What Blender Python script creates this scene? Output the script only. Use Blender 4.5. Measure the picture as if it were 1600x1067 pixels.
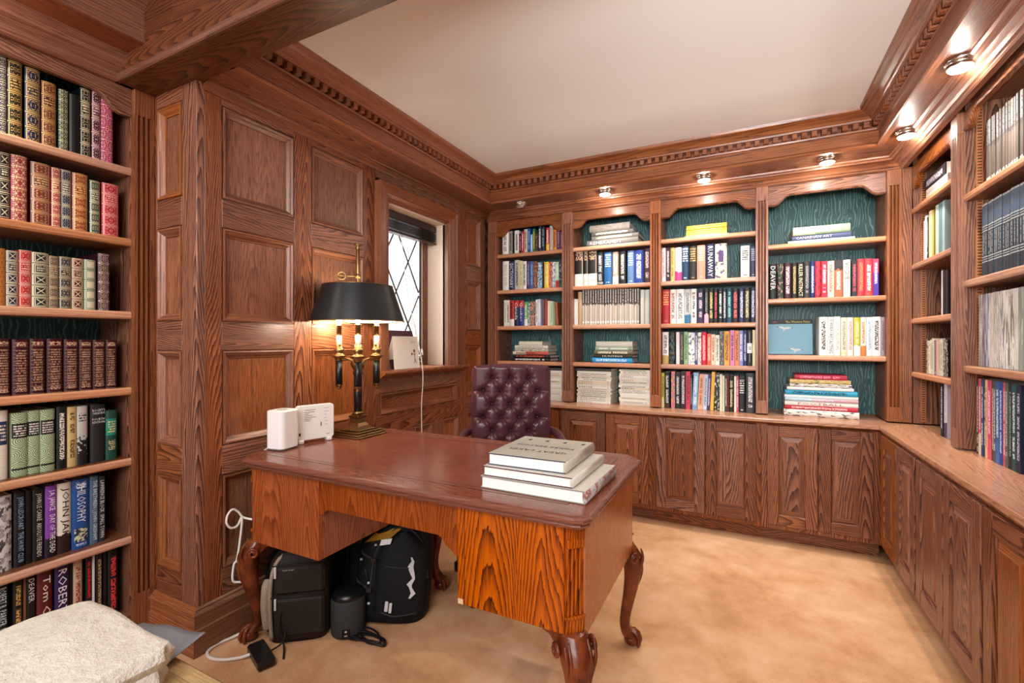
import bpy, bmesh, math, random
from mathutils import Vector, Matrix, Euler
random.seed(7)
PI = math.pi
for o in list(bpy.data.objects): bpy.data.objects.remove(o, do_unlink=True)
scene = bpy.context.scene
COL = scene.collection

# ------------------------------------------------------------------ camera, world, light, exposure
cam_data = bpy.data.cameras.new('camera'); cam = bpy.data.objects.new('camera', cam_data); COL.objects.link(cam)
cam.location = (0, 0, 1.2); cam.rotation_euler = (PI/2, 0, math.radians(26.655))
cam_data.sensor_width = 36; cam_data.lens = 36*729.2/1600; cam_data.shift_y = -1.5/1600
cam_data.clip_start = 0.02
scene.camera = cam
scene.view_settings.view_transform = 'Standard'; scene.view_settings.look = 'None'
scene.view_settings.gamma = 1; scene.view_settings.use_curve_mapping = False
scene.view_settings.exposure = 0.2

world = bpy.data.worlds.new('daylight'); scene.world = world; world.use_nodes = True
wb = world.node_tree.nodes['Background']; wb.inputs[0].default_value = (1.0, 0.99, 0.98, 1); wb.inputs[1].default_value = 1.7

def area(name, loc, target, sx, sy, power, color):
    l = bpy.data.lights.new(name, 'AREA'); l.shape = 'RECTANGLE'; l.size = sx; l.size_y = sy
    l.energy = power; l.color = color
    o = bpy.data.objects.new(name, l); COL.objects.link(o); o.location = loc
    o.rotation_euler = (Vector(target)-Vector(loc)).to_track_quat('-Z', 'Y').to_euler()
    return o
area('overhead_fill', (-0.35, -0.55, 2.3), (-0.2, 1.6, 0.3), 1.6, 1.0, 38, (1.0, 0.985, 0.97))  # added fill, unseen above and behind the camera, no fixture built
area('rear_fill', (0.2, -2.2, 2.4), (-0.6, 2.6, 0.9), 2.2, 1.2, 62, (0.98, 0.99, 1.0))  # another added fill, out of view well behind the camera
area('window_daylight', (-2.75, 2.45, 1.75), (-0.6, 2.3, 1.0), 0.9, 1.2, 70, (0.95, 0.98, 1.0))
fl_ = area('ceiling_uplight_fill', (0.25, -0.3, 1.6), (0.0, 2.9, 2.5), 0.4, 0.4, 13, (0.98, 0.99, 1.0)); fl_.data.spread = math.radians(75)  # added unseen uplight that brightens the ceiling

# ------------------------------------------------------------------ materials
def lin(h):
    h = h.lstrip('#')
    v = [int(h[i:i+2], 16)/255 for i in (0, 2, 4)]
    return [c/12.92 if c <= .04045 else ((c+.055)/1.055)**2.4 for c in v]
def rgba(h): return tuple(lin(h))+(1,)

class NT:
    def __init__(s, name):
        s.m = bpy.data.materials.new(name); s.m.use_nodes = True
        s.t = s.m.node_tree; s.bsdf = s.t.nodes['Principled BSDF']
    def put(s, sock, v):
        if isinstance(v, bpy.types.NodeSocket): s.t.links.new(v, sock)
        elif v is not None:
            if isinstance(v, (tuple, list)) and len(v) == 3 and sock.type == 'RGBA': v = tuple(v)+(1,)
            sock.default_value = v
    def n(s, typ, **kw):
        nd = s.t.nodes.new(typ)
        for k, v in kw.items(): setattr(nd, k, v)
        return nd
    def m2(s, op, a, b=None, c=None):
        nd = s.n('ShaderNodeMath', operation=op)
        s.put(nd.inputs[0], a)
        if b is not None: s.put(nd.inputs[1], b)
        if c is not None: s.put(nd.inputs[2], c)
        return nd.outputs[0]
    def add(s, a, b): return s.m2('ADD', a, b)
    def sub(s, a, b): return s.m2('SUBTRACT', a, b)
    def mul(s, a, b): return s.m2('MULTIPLY', a, b)
    def gt(s, a, b): return s.m2('GREATER_THAN', a, b)
    def lt(s, a, b): return s.m2('LESS_THAN', a, b)
    def mx(s, a, b): return s.m2('MAXIMUM', a, b)
    def fr(s, a): return s.m2('FRACT', a)
    def fl(s, a): return s.m2('FLOOR', a)
    def ab(s, a): return s.m2('ABSOLUTE', a)
    def rng(s, a, lo, hi): return s.mul(s.gt(a, lo), s.lt(a, hi))
    def vec(s, x, y, z=0.0):
        nd = s.n('ShaderNodeCombineXYZ'); s.put(nd.inputs[0], x); s.put(nd.inputs[1], y); s.put(nd.inputs[2], z)
        return nd.outputs[0]
    def sep(s, v):
        nd = s.n('ShaderNodeSeparateXYZ'); s.put(nd.inputs[0], v); return nd.outputs
    def mix(s, f, a, b):
        nd = s.n('ShaderNodeMix', data_type='RGBA'); s.put(nd.inputs[0], f); s.put(nd.inputs[6], a); s.put(nd.inputs[7], b)
        return nd.outputs[2]
    def noise(s, v, scale=1, detail=2, rough=.5, dist=0, dim='3D'):
        nd = s.n('ShaderNodeTexNoise', noise_dimensions=dim)
        s.put(nd.inputs['Vector'], v); nd.inputs['Scale'].default_value = scale
        nd.inputs['Detail'].default_value = detail; nd.inputs['Roughness'].default_value = rough; nd.inputs['Distortion'].default_value = dist
        return nd.outputs['Fac']
    def ramp(s, f, pts):
        nd = s.n('ShaderNodeValToRGB'); e = nd.color_ramp.elements
        while len(e) < len(pts): e.new(.5)
        for q, (p, c) in zip(e, pts): q.position = p; q.color = c if len(c) == 4 else tuple(c)+(1,)
        s.put(nd.inputs[0], f); return nd.outputs[0]
    def attr(s, name):
        return s.n('ShaderNodeAttribute', attribute_type='OBJECT', attribute_name=name).outputs['Color']
    def rnd(s): return s.n('ShaderNodeObjectInfo').outputs['Random']
    def obj(s): return s.n('ShaderNodeTexCoord').outputs['Object']
    def bump(s, h, dist=.001, strength=.5):
        nd = s.n('ShaderNodeBump'); nd.inputs['Strength'].default_value = strength; nd.inputs['Distance'].default_value = dist
        s.put(nd.inputs['Height'], h); s.t.links.new(nd.outputs[0], s.bsdf.inputs['Normal'])
    def done(s, color=None, rough=.5, metal=0, spec=None, **kw):
        s.put(s.bsdf.inputs['Base Color'], color); s.put(s.bsdf.inputs['Roughness'], rough); s.put(s.bsdf.inputs['Metallic'], metal)
        if spec is not None: s.bsdf.inputs['Specular IOR Level'].default_value = spec
        for k, v in kw.items(): s.put(s.bsdf.inputs[k.replace('_', ' ')], v)
        return s.m

def plain(name, hexc, rough=.5, metal=0, spec=None, **kw):
    return NT(name).done(rgba(hexc), rough, metal, spec, **kw)

def oak(name, axis, light, mid, dark, rough=.32, ring=55, contrast=1.0, figure=1.0, line=1.0):
    """Flat-sawn oak: growth rings of a tilted log, long pores along the grain."""
    t = NT(name)
    x, y, z = t.sep(t.obj())
    if axis == 'X': x, z = z, x
    elif axis == 'Y': y, z = z, y
    r = t.rnd()
    g = t.vec(t.add(x, t.mul(r, 7.3)), t.add(y, t.mul(r, 3.1)), t.add(z, t.mul(r, 11.7)))
    gx, gy, gz = t.sep(g)
    lat = t.add(gx, gy)
    low = t.noise(t.vec(t.mul(gx, 4.0), t.mul(gy, 4.0), t.mul(gz, .55)), 1, 2, .5)
    low2 = t.noise(t.vec(t.mul(gx, 9.0), t.mul(gy, 9.0), t.add(t.mul(gz, 1.3), 31.0)), 1, 2, .5)
    wob = t.noise(t.vec(t.mul(gx, 30), t.mul(gy, 30), t.mul(gz, 7.0)), 1, 3, .6)
    jag = t.noise(t.vec(t.mul(gx, 190), t.mul(gy, 190), t.mul(gz, 10.0)), 1, 2, .6)
    # cathedral figure: nested arches along the grain around the heart of each board, straight grain at its sides
    ax = t.add(t.mul(t.sub(t.fr(t.add(t.mul(lat, 4.6), t.mul(low, 1.3*figure))), .5), .217), t.mul(t.sub(low2, .5), .05*figure))
    d = t.m2('SQRT', t.add(t.mul(ax, ax), .00035))
    field = t.add(t.add(t.mul(d, ring*1.9), t.mul(gz, 9.0*figure)), t.add(t.mul(wob, .75), t.mul(jag, .42)))
    f = t.fr(field)
    early = t.m2('POWER', f, 2.0)
    pores = t.noise(t.vec(t.mul(gx, 330), t.mul(gy, 330), t.mul(gz, 13)), 1, 2, .6)
    pore = t.n('ShaderNodeClamp'); 
    t.put(pore.inputs[0], t.mul(t.sub(pores, .46), 3.6)); pore = pore.outputs[0]
    streak = t.noise(t.vec(t.mul(gx, 60), t.mul(gy, 60), t.mul(gz, 1.5)), 1, 3, .6)
    k = t.add(t.mul(early, .66*contrast*line), t.add(t.mul(pore, .34*contrast), t.mul(t.sub(streak, .5), .55)))
    col = t.ramp(k, [(0.0, rgba(light)), (.45, rgba(mid)), (.95, rgba(dark))])
    tint = t.n('ShaderNodeHueSaturation'); t.put(tint.inputs['Color'], col)
    t.put(tint.inputs['Value'], t.add(.8, t.mul(r, .36))); t.put(tint.inputs['Saturation'], t.add(.82, t.mul(t.fr(t.mul(r, 7.7)), .24)))
    t.bump(t.mul(k, -1), .0006, .35)
    return t.done(tint.outputs[0], t.add(rough, t.mul(pore, .12)), 0, .5)

WL, WM, WD = '#9c5c33', '#64341b', '#220d06'
OZ = oak('oak_upright_grain', 'Z', WL, WM, WD, line=1.2)
OS = oak('oak_straight_grain', 'Z', WL, WM, WD, line=.5, figure=.25)
OX = oak('oak_lengthwise_grain', 'X', WL, WM, WD)
EX = oak('oak_lit_nosing_lengthwise', 'X', '#c98f68', '#a96e49', '#6c3c22', line=.4, figure=.3)  # highlight on the rounded shelf nosing painted as paler oak
EY = oak('oak_lit_nosing_crosswise', 'Y', '#c98f68', '#a96e49', '#6c3c22', line=.4, figure=.3)
OY = oak('oak_crosswise_grain', 'Y', WL, WM, WD)
OXM = oak('oak_moulding_lengthwise', 'X', WL, WM, WD, line=.55, figure=.2)
OYM = oak('oak_moulding_crosswise', 'Y', WL, WM, WD, line=.55, figure=.2)
OP = oak('oak_veneer_panel', 'Z', WL, WM, WD, line=.22, contrast=1.6)
CTX = oak('counter_oak_sheen_lengthwise', 'X', '#bf8a66', '#a06a48', '#683c24', .22, line=.7)  # counter oaks lightened: grazing reflection painted into the colour
CTY = oak('counter_oak_sheen_crosswise', 'Y', '#bf8a66', '#a06a48', '#683c24', .22, line=.7)
BEADM = oak('shaded_bead_oak', 'X', '#7c4a2e', '#54301e', '#241008', line=.4, figure=.2)
BEAM = oak('shaded_beam_oak', 'X', '#7c4a2e', '#54301e', '#241008')  # beam and bead oak darkened: shade of the unlit underside in the colour
DV = oak('desk_plain_veneer', 'Z', '#a0522a', '#7c3a1a', '#46190a', .24, 40, 1.05, 1.0, line=.8)
DZ = oak('desk_oak_upright', 'Z', '#bb5c16', '#92410d', '#361104', .25, 36, 1.3, 1.0)
DX = oak('desk_oak_lengthwise', 'X', '#8e4c32', '#703a26', '#34160c', .2, 40, .55)
DY = oak('desk_oak_crosswise', 'Y', '#8e4c32', '#703a26', '#34160c', .2, 40, .55)
def carved():
    t = NT('carved_mahogany_stain')
    f = t.noise(t.obj(), 18, 3, .5)
    return t.done(t.ramp(f, [(.3, rgba('#4d1d0d')), (.7, rgba('#83401f'))]), .22)
CARVED = carved()

def moire():
    t = NT('teal_moire_silk')
    x, y, z = t.sep(t.obj())
    u = t.add(x, y)
    w = t.noise(t.vec(t.mul(u, 12), t.mul(z, 5), 0), 1, 2, .5, .5)
    big = t.noise(t.vec(t.mul(u, 3), t.mul(z, 1.5), 4.0), 1, 2, .5)
    f = t.fr(t.add(t.mul(u, 62), t.mul(w, 5.0)))
    line = t.m2('POWER', t.ab(t.mul(t.sub(f, .5), 2)), 5)
    amt = t.mul(line, t.mul(t.gt(t.noise(t.vec(t.mul(u, 26), t.mul(z, 12), 9.0), 1, 2, .5), .42), .55))
    c = t.mix(t.mul(big, .7), rgba('#123b3e'), rgba('#1c5153'))
    return t.done(t.mix(amt, c, rgba('#86b0aa')), .55)
TEAL = moire()

def carpet():
    t = NT('tan_carpet')
    o = t.obj()
    a = t.noise(o, 2.3, 4, .6, .5); b = t.noise(o, 260, 2, .6); c = t.noise(o, 9, 3, .6)
    k = t.add(t.mul(a, .55), t.add(t.mul(b, .28), t.mul(c, .3)))
    t.bump(t.add(b, t.mul(c, .6)), .006, .7)
    return t.done(t.ramp(k, [(.36, rgba('#b58258')), (.54, rgba('#d9a67a')), (.72, rgba('#eac49c'))]), .95, 0, .1)
CARPET = carpet()
def plaster(name, a, b, rough=.9):
    t = NT(name); f = t.noise(t.obj(), 1.3, 3, .6)
    return t.done(t.mix(f, rgba(a), rgba(b)), rough, 0, .2)
CEIL = plaster('ceiling_paint', '#dcd9d6', '#e6e4e1')
CREAM = plaster('cream_plaster', '#e6d3bd', '#efe0cd')
def brass():
    t = NT('aged_brass'); f = t.noise(t.obj(), 60, 3, .6)
    return t.done(t.mix(f, rgba('#ab8f62'), rgba('#846a44')), .28, 1.0)
BRASS = brass()
BLACKM = plain('black_enamel', '#101216', .3)
SHADE = plain('black_tole_shade', '#1b2023', .38)
SHADEIN = plain('shade_white_lining', '#e8dcc4', .6)
WHITEP = plain('white_plastic', '#ecebea', .35)
IVORY = plain('ivory_candle_sleeve', '#efe6cf', .5)
PAPER = plain('paper_edge', '#e6dfcf', .85)
WHITEPG = plain('white_page_edge', '#f2f0ec', .8)
GOLD = plain('gilt_print', '#c9a25a', .4)
CHROME = plain('brushed_nickel', '#cfcac2', .25, 1.0)
BLIND = plain('dark_wood_slat', '#2e1b14', .35)
LEAD = plain('lead_came', '#5f5a56', .5, .6)
SASH = plain('white_sash_paint', '#dcd6cd', .5)
SLOT = plain('dark_slot', '#1c0f08', .7)
STRIP = plain('brass_tone_strip', '#a8673a', .45)
def emit(name, hexc, k):
    return NT(name).done((0, 0, 0, 1), .5, Emission_Color=rgba(hexc), Emission_Strength=k)
BULB = emit('lit_bulb', '#fff2d8', 30)
PUCK = emit('lit_halogen_lens', '#fff0dc', 14)
def glass():
    t = NT('window_glass'); m = t.m; nt = t.t
    tr = t.n('ShaderNodeBsdfTransparent'); gl = t.n('ShaderNodeBsdfGlossy'); gl.inputs['Roughness'].default_value = .02
    mx = t.n('ShaderNodeMixShader'); mx.inputs[0].default_value = .05; nt.links.new(tr.outputs[0], mx.inputs[1]); nt.links.new(gl.outputs[0], mx.inputs[2])
    nt.links.new(mx.outputs[0], nt.nodes['Material Output'].inputs[0]); return m
GLASS = glass()
def leather(name, a, b, scale=220, rough=.33):
    t = NT(name); o = t.obj()
    f = t.noise(o, 6, 4, .6); v = t.n('ShaderNodeTexVoronoi'); t.put(v.inputs['Vector'], o); v.inputs['Scale'].default_value = scale
    t.bump(v.outputs['Distance'], .0004, .15)
    return t.done(t.mix(f, rgba(a), rgba(b)), rough, 0, .5)
OXBLOOD = leather('oxblood_leather', '#3c1c23', '#5f3741', 260, .3)
DESKLEATHER = leather('desk_leather', '#6a3526', '#925843', 500, .17)
def weave(name, a, b, sx, sy, rough=.85):
    t = NT(name); x, y, z = t.sep(t.obj())
    f = t.noise(t.vec(t.mul(x, sx), t.mul(y, sy), t.mul(z, max(sx, sy))), 1, 3, .6)
    t.bump(f, .002, .5)
    return t.done(t.ramp(f, [(.3, rgba(a)), (.7, rgba(b))]), rough, 0, .2)
TANFAB = weave('tan_slub_fabric', '#8e744c', '#bfa274', 14, 260)
def fleece():
    t = NT('cream_fleece'); o = t.obj()
    a = t.noise(o, 160, 3, .7); b = t.noise(o, 45, 3, .6); s = t.noise(o, 22, 2, .5)
    t.bump(t.add(a, t.mul(b, 1.5)), .006, .8)
    c = t.ramp(b, [(.25, rgba('#cfc9bc')), (.6, rgba('#dedad0'))])
    c = t.mix(t.mul(t.gt(s, .69), .2), c, rgba('#8c877c'))
    return t.done(c, .95, 0, .1)
FLEECE = fleece()
GREYPL = plain('grey_plastic_sheet', '#7e8189', .3, 0, .5)
NYLON = weave('black_nylon', '#0c0d10', '#1d1f24', 300, 300, .6)
BROWNNY = weave('dark_brown_nylon', '#1f1a17', '#352d28', 300, 300, .55)
TAUPE = weave('taupe_piping_fabric', '#8a7c6c', '#a8998a', 200, 200, .7)
GREYFAB = weave('charcoal_mesh_fabric', '#2a2a2d', '#45464a', 500, 500, .7)
CORDW = plain('white_cord', '#e4e0da', .5)
CORDB = plain('black_cord', '#0e0e10', .45)
SILVER = plain('silver_embroidery', '#c9ccd0', .4)
MANILA = plain('yellow_card', '#c9962e', .7)
MAROONC = plain('maroon_card', '#4d2230', .6)
CARDW = plain('white_card', '#eeebe6', .6)
INK = plain('dark_ink', '#1e1c1c', .7)
GREYINK = plain('grey_ink', '#8b8b8d', .7)
REDINK = plain('magenta_ink', '#b01f4a', .6)

def book_mat(style):
    t = NT('book_'+style)
    uv = t.n('ShaderNodeUVMap').outputs[0]
    u, v, _ = t.sep(uv)
    base, ink, alt, r = t.attr('base'), t.attr('ink'), t.attr('alt'), t.rnd()
    on = t.gt(u, -.5); cu = t.ab(t.sub(u, .5)); ro = t.mul(r, 60)
    n2 = lambda a, b, sc=1, de=1: t.noise(t.vec(t.add(a, ro), t.add(b, t.mul(r, 23)), 0), sc, de, .5)
    def down(lo=.14, hi=.9, w=.24, dens=.47, word=.36):
        letters = t.gt(n2(t.mul(u, 5), t.mul(v, 52)), dens)
        return t.mul(t.mul(letters, t.gt(n2(7.7, t.mul(v, 9)), word)), t.mul(t.lt(cu, w), t.rng(v, lo, hi)))
    def across(lo, hi, rows=16, w=.36):
        q = t.mul(v, rows); k = t.fl(q)
        a = t.mul(t.rng(t.fr(q), .22, .78), t.gt(n2(t.mul(u, 13), t.mul(k, 5.37)), .44))
        return t.mul(t.mul(a, t.lt(cu, w)), t.rng(v, lo, hi))
    def orn(p, fu=11, fp=11, th=.585):
        return t.gt(n2(t.mul(cu, fu), t.mul(t.ab(t.sub(p, .5)), fp)), th)
    c = base; rough = .5
    if style in ('g', 'x', 'd'):
        N = 5 if style != 'd' else 6
        q = t.mul(v, N); p = t.fr(q); k = t.fl(q); cp = t.ab(t.sub(p, .5))
        box = t.mx(t.mul(cu, 1/.43), t.mul(cp, 1/.41))
        band = t.gt(cp, .465)
        fram = t.rng(box, .88, .99)
        title = t.rng(k, 2.5, 3.5)
        if style == 'g':
            c = t.mix(t.mul(title, t.lt(box, .88)), c, alt)
            a = t.mx(t.mul(orn(p), t.mul(t.lt(box, .82), t.sub(1, title))), fram)
            a = t.mx(a, t.mul(title, t.mul(t.lt(box, .8), across(0, 1, 26))))
            c = t.mix(t.mx(a, band), c, ink)
        elif style == 'd':
            a = t.mul(orn(p, 13, 13, .56), t.lt(cu, .42))
            c = t.mix(t.mx(a, t.gt(cp, .48)), c, ink)
        else:
            c = t.mix(t.lt(box, .72), c, alt)
            xx = t.lt(t.ab(t.sub(t.mul(cu, 1/.43), t.mul(cp, 1/.41))), .1)
            a = t.mul(t.mul(xx, t.sub(1, title)), t.lt(box, .6))
            a = t.mx(a, t.mul(title, t.mul(t.lt(box, .6), across(0, 1, 26))))
            c = t.mix(a, c, base if False else t.mix(.0, rgba('#d8cfae'), ink))
            c = t.mix(t.mx(t.rng(box, .84, .92), band), c, ink)
        rough = .34
    elif style == 'h2':
        q = t.mul(v, 15); p = t.fr(q)
        a = t.mul(t.mul(t.rng(p, .02, .1), .55), t.lt(cu, .44))
        a = t.mx(a, t.mul(across(.1, .82, 22, .3), .6)); a = t.mx(a, t.mul(t.gt(n2(t.mul(cu, 10), t.mul(v, 40)), .5), t.mul(t.mx(t.rng(v, .88, .95), t.rng(v, .05, .1)), t.lt(cu, .34))))
        c = t.mix(a, c, ink); rough = .3
    elif style == 'v':
        c = t.mix(t.rng(v, .03, .1), c, t.mix(.35, base, alt)); c = t.mix(down(), c, ink)
    elif style == 'h':
        c = t.mix(across(.55, .9, 15), c, ink); c = t.mix(t.mx(across(.05, .1, 20, .2), t.mul(t.rng(v, .92, .935), t.lt(cu, .42))), c, ink)
    elif style == 'p': pass
    elif style == 'R':
        hi = t.mx(t.rng(v, .62, .635), t.mx(t.rng(v, .655, .665), t.rng(v, .685, .7))); lo = t.mx(t.rng(v, .2, .215), t.mx(t.rng(v, .235, .245), t.rng(v, .265, .28)))
        c = t.mix(t.rng(v, .7, .97), c, alt); c = t.mix(t.mx(hi, lo), c, ink); c = t.mix(t.mul(t.lt(cu, .13), t.mul(t.rng(v, .3, .6), t.gt(n2(3.3, t.mul(v, 40)), .42))), c, ink); c = t.mix(t.gt(v, .975), c, ink)
    elif style == 's':
        jx = t.sub(t.fr(t.add(t.mul(u, 1.0), t.mul(t.fl(t.mul(v, 4.5)), .5))), .5); jy = t.mul(t.sub(t.fr(t.mul(v, 4.5)), .5), 1.25)
        dd = t.m2('SQRT', t.add(t.mul(jx, jx), t.mul(jy, jy)))
        c = t.mix(t.gt(t.m2('SINE', t.mul(dd, 46)), .1), c, ink)
        lab = t.mx(t.rng(v, .6, .83), t.rng(v, .1, .13))
        c = t.mix(lab, c, alt); c = t.mix(across(.63, .8, 26, .4), c, rgba('#d8d8cc'))
    elif style == 't':
        c = t.mix(t.mul(t.rng(v, .5, .84), t.lt(cu, .47)), c, alt); c = t.mix(t.mx(across(.54, .8, 20, .34), across(.2, .4, 26, .3)), c, ink)
    elif style == 't2':
        ph = t.mul(t.lt(v, .5), t.gt(n2(t.mul(u, 3), t.mul(v, 14), 1, 3), t.add(.25, t.mul(v, .6))))
        c = t.mix(ph, c, alt); c = t.mix(across(.74, .88, 22), c, ink)
    elif style in ('t3', 't4', 't6', 't3n', 't4n'):
        e = t.mul(t.sub(n2(t.mul(u, 2.5), t.mul(v, 6), 1, 3), .5), .16)
        edge = t.add(v, e)
        msk = t.lt(edge, .27) if style[:2] == 't3' else (t.gt(edge, .74) if style[:2] == 't4' else t.lt(edge, .62))
        c = t.mix(msk, c, alt)
        if style[-1] != 'n': c = t.mix(down(.32, .9) if style != 't4' else down(.2, .7), c, ink)
    elif style == 't5':
        c = t.mix(t.lt(v, .35), c, alt)
        c = t.mix(t.mul(t.mul(t.gt(v, .74), t.lt(cu, .4)), t.gt(n2(t.mul(cu, 8), t.mul(v, 20)), .5)), c, ink); c = t.mix(across(.12, .2, 22, .25), c, ink)
        c = t.mix(t.rng(u, .86, .93), c, ink)
    elif style == 'm':
        e = t.mul(t.sub(n2(t.mul(u, 2), t.mul(v, 2)), .5), .18)
        c = t.mix(t.lt(t.add(v, e), .56), c, alt)
        c = t.mix(t.mul(t.lt(cu, .17), t.mul(t.gt(v, .62), t.gt(n2(3.3, t.mul(v, 30)), .4))), c, ink)
        c = t.mix(t.mul(t.rng(v, .05, .1), t.lt(cu, .3)), c, rgba('#f0ece4'))
    elif style == 'fv':
        a = n2(t.mul(u, 5), t.mul(v, 2.2), 1, 3); b = n2(t.add(t.mul(u, 7), 9), t.mul(v, 5), 1, 4)
        c = t.mix(t.mul(t.gt(a, .52), .8), c, alt); c = t.mix(t.mul(t.gt(b, .6), .8), c, ink)
    elif style in ('f', 'f2'):
        a = n2(t.mul(u, 2.4), t.mul(v, 11), 1, 4); b = n2(t.add(t.mul(u, 3.4), 9), t.mul(v, 9), 1, 4)
        c = t.mix(t.mul(t.gt(a, .53), .9), c, alt); c = t.mix(t.mul(t.gt(b, .57), .9), c, ink)
        if style == 'f2': c = t.mix(t.mul(t.rng(v, .47, .8), t.lt(cu, .22)), c, ink)
    elif style == 'b':
        pic = t.mul(t.rng(v, .1, .29), t.lt(cu, .38))
        c = t.mix(pic, c, t.mix(t.gt(n2(t.mul(u, 4), t.mul(v, 20), 1, 3), .5), alt, rgba('#26323a')))
        c = t.mix(across(.88, .96, 40, .3), c, ink); c = t.mix(across(.04, .075, 40, .3), c, ink)
    elif style == 'b2':
        c = t.mix(down(.1, .95, .1), c, rgba('#8a8a84')); c = t.mix(t.rng(v, .36, .64), c, alt); c = t.mix(across(.45, .56, 20, .3), c, rgba('#55504a'))
    c = t.mix(on, base, c)
    return t.done(c, rough, 0, .4)
_bm = {}
def BM(style):
    if style not in _bm: _bm[style] = book_mat(style)
    return _bm[style]
# ------------------------------------------------------------------ helpers
def wloc(o):
    v = Vector((0, 0, 0))
    while o is not None: v += o.location; o = o.parent
    return v
class MB:
    """Collects shapes and links them as one mesh object."""
    def __init__(s, fr=None): s.v = []; s.f = []; s.mi = []; s.mats = []; s.fr = fr or (lambda u, v, w: (u, v, w)); s.sm = []
    def mat(s, m):
        if m not in s.mats: s.mats.append(m)
        return s.mats.index(m)
    def raw(s, vs, fs, m, smooth=False):
        b = len(s.v); s.v += [tuple(s.fr(*p)) for p in vs]; i = s.mat(m)
        for f in fs: s.f.append([b+k for k in f]); s.mi.append(i); s.sm.append(smooth)
    def box(s, u0, u1, v0, v1, w0, w1, m, c=0):
        if c > 0:
            us = (u0, u0+c, u1-c, u1); vs_ = (v0, v0+c, v1-c, v1); ws = (w0, w0+c, w1-c, w1)
            P = {}; V = []; F = []
            def g(i, j, k):
                if (i, j, k) not in P: P[(i, j, k)] = len(V); V.append((us[i], vs_[j], ws[k]))
                return P[(i, j, k)]
            for k in (0, 3): F.append([g(1, 1, k), g(2, 1, k), g(2, 2, k), g(1, 2, k)])
            for k in (0, 3): F.append([g(1, k, 1), g(2, k, 1), g(2, k, 2), g(1, k, 2)])
            for k in (0, 3): F.append([g(k, 1, 1), g(k, 2, 1), g(k, 2, 2), g(k, 1, 2)])
            for a in (0, 3):
                A = 1 if a == 0 else 2
                for b in (0, 3):
                    B = 1 if b == 0 else 2
                    F.append([g(a, B, 1), g(a, B, 2), g(A, b, 2), g(A, b, 1)])
                    F.append([g(a, 1, B), g(a, 2, B), g(A, 2, b), g(A, 1, b)])
                    F.append([g(1, a, B), g(2, a, B), g(2, A, b), g(1, A, b)])
                    for k in (0, 3):
                        K = 1 if k == 0 else 2
                        F.append([g(a, B, K), g(A, b, K), g(A, B, k)])
            s.raw(V, F, m); return
        s.raw([(u0, v0, w0), (u1, v0, w0), (u1, v1, w0), (u0, v1, w0), (u0, v0, w1), (u1, v0, w1), (u1, v1, w1), (u0, v1, w1)],
              [[0, 3, 2, 1], [4, 5, 6, 7], [0, 1, 5, 4], [1, 2, 6, 5], [2, 3, 7, 6], [3, 0, 4, 7]], m)
    def ext(s, prof, u0, u1, m, m0=0, m1=0, smooth=False):
        """profile [(v, w)] swept along u; m0/m1 mitre the ends by w."""
        n = len(prof); V = [(u0+m0*w, v, w) for v, w in prof]+[(u1+m1*w, v, w) for v, w in prof]
        F = [[i, (i+1) % n, n+(i+1) % n, n+i] for i in range(n)]+[list(range(n))[::-1], list(range(n, 2*n))]
        s.raw(V, F, m, smooth)
    def prism(s, poly, w0, w1, m):
        n = len(poly); V = [(u, v, w0) for u, v in poly]+[(u, v, w1) for u, v in poly]
        s.raw(V, [[i, (i+1) % n, n+(i+1) % n, n+i] for i in range(n)]+[list(range(n))[::-1], list(range(n, 2*n))], m)
    def ring(s, u0, u1, v0, v1, prof, ms):
        """picture-frame moulding: profile [(inset, w)], mitred; ms = (horizontal mat, vertical mat)."""
        V = []
        for i, w in prof: V += [(u0+i, v0+i, w), (u1-i, v0+i, w), (u1-i, v1-i, w), (u0+i, v1-i, w)]
        for k in range(len(prof)-1):
            for j in range(4):
                a, b = 4*k+j, 4*k+(j+1) % 4
                s.raw([V[a], V[b], V[b+4], V[a+4]], [[0, 1, 2, 3]], ms[0] if j in (0, 2) else ms[1])
    def lathe(s, prof, cx, cy, m, n=24, axis='z', cap=True, smooth=True):
        V = []; F = []
        for r, z in prof:
            for k in range(n):
                a = 2*PI*k/n; p = (r*math.cos(a), r*math.sin(a), z)
                V.append((cx+p[0], cy+p[1], p[2]))
        for i in range(len(prof)-1):
            for k in range(n): F.append([i*n+k, i*n+(k+1) % n, (i+1)*n+(k+1) % n, (i+1)*n+k])
        if cap: F += [list(range(n))[::-1], list(range((len(prof)-1)*n, len(prof)*n))]
        s.raw(V, F, m, smooth)
    def tube(s, pts, r, m, n=8, smooth=True):
        pts = [Vector(p) for p in pts]; rs = r if isinstance(r, (list, tuple)) else [r]*len(pts)
        V = []; F = []; N = None
        for i, p in enumerate(pts):
            t = (pts[min(i+1, len(pts)-1)]-pts[max(i-1, 0)]).normalized()
            if N is None: N = t.orthogonal().normalized()
            N = (N-t*N.dot(t)); N = N.normalized() if N.length > 1e-6 else t.orthogonal().normalized()
            B = t.cross(N)
            for k in range(n):
                a = 2*PI*k/n; V.append(tuple(p+(N*math.cos(a)+B*math.sin(a))*rs[i]))
        for i in range(len(pts)-1):
            for k in range(n): F.append([i*n+k, i*n+(k+1) % n, (i+1)*n+(k+1) % n, (i+1)*n+k])
        F += [list(range(n))[::-1], list(range((len(pts)-1)*n, len(pts)*n))]
        s.raw(V, F, m, smooth)
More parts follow.
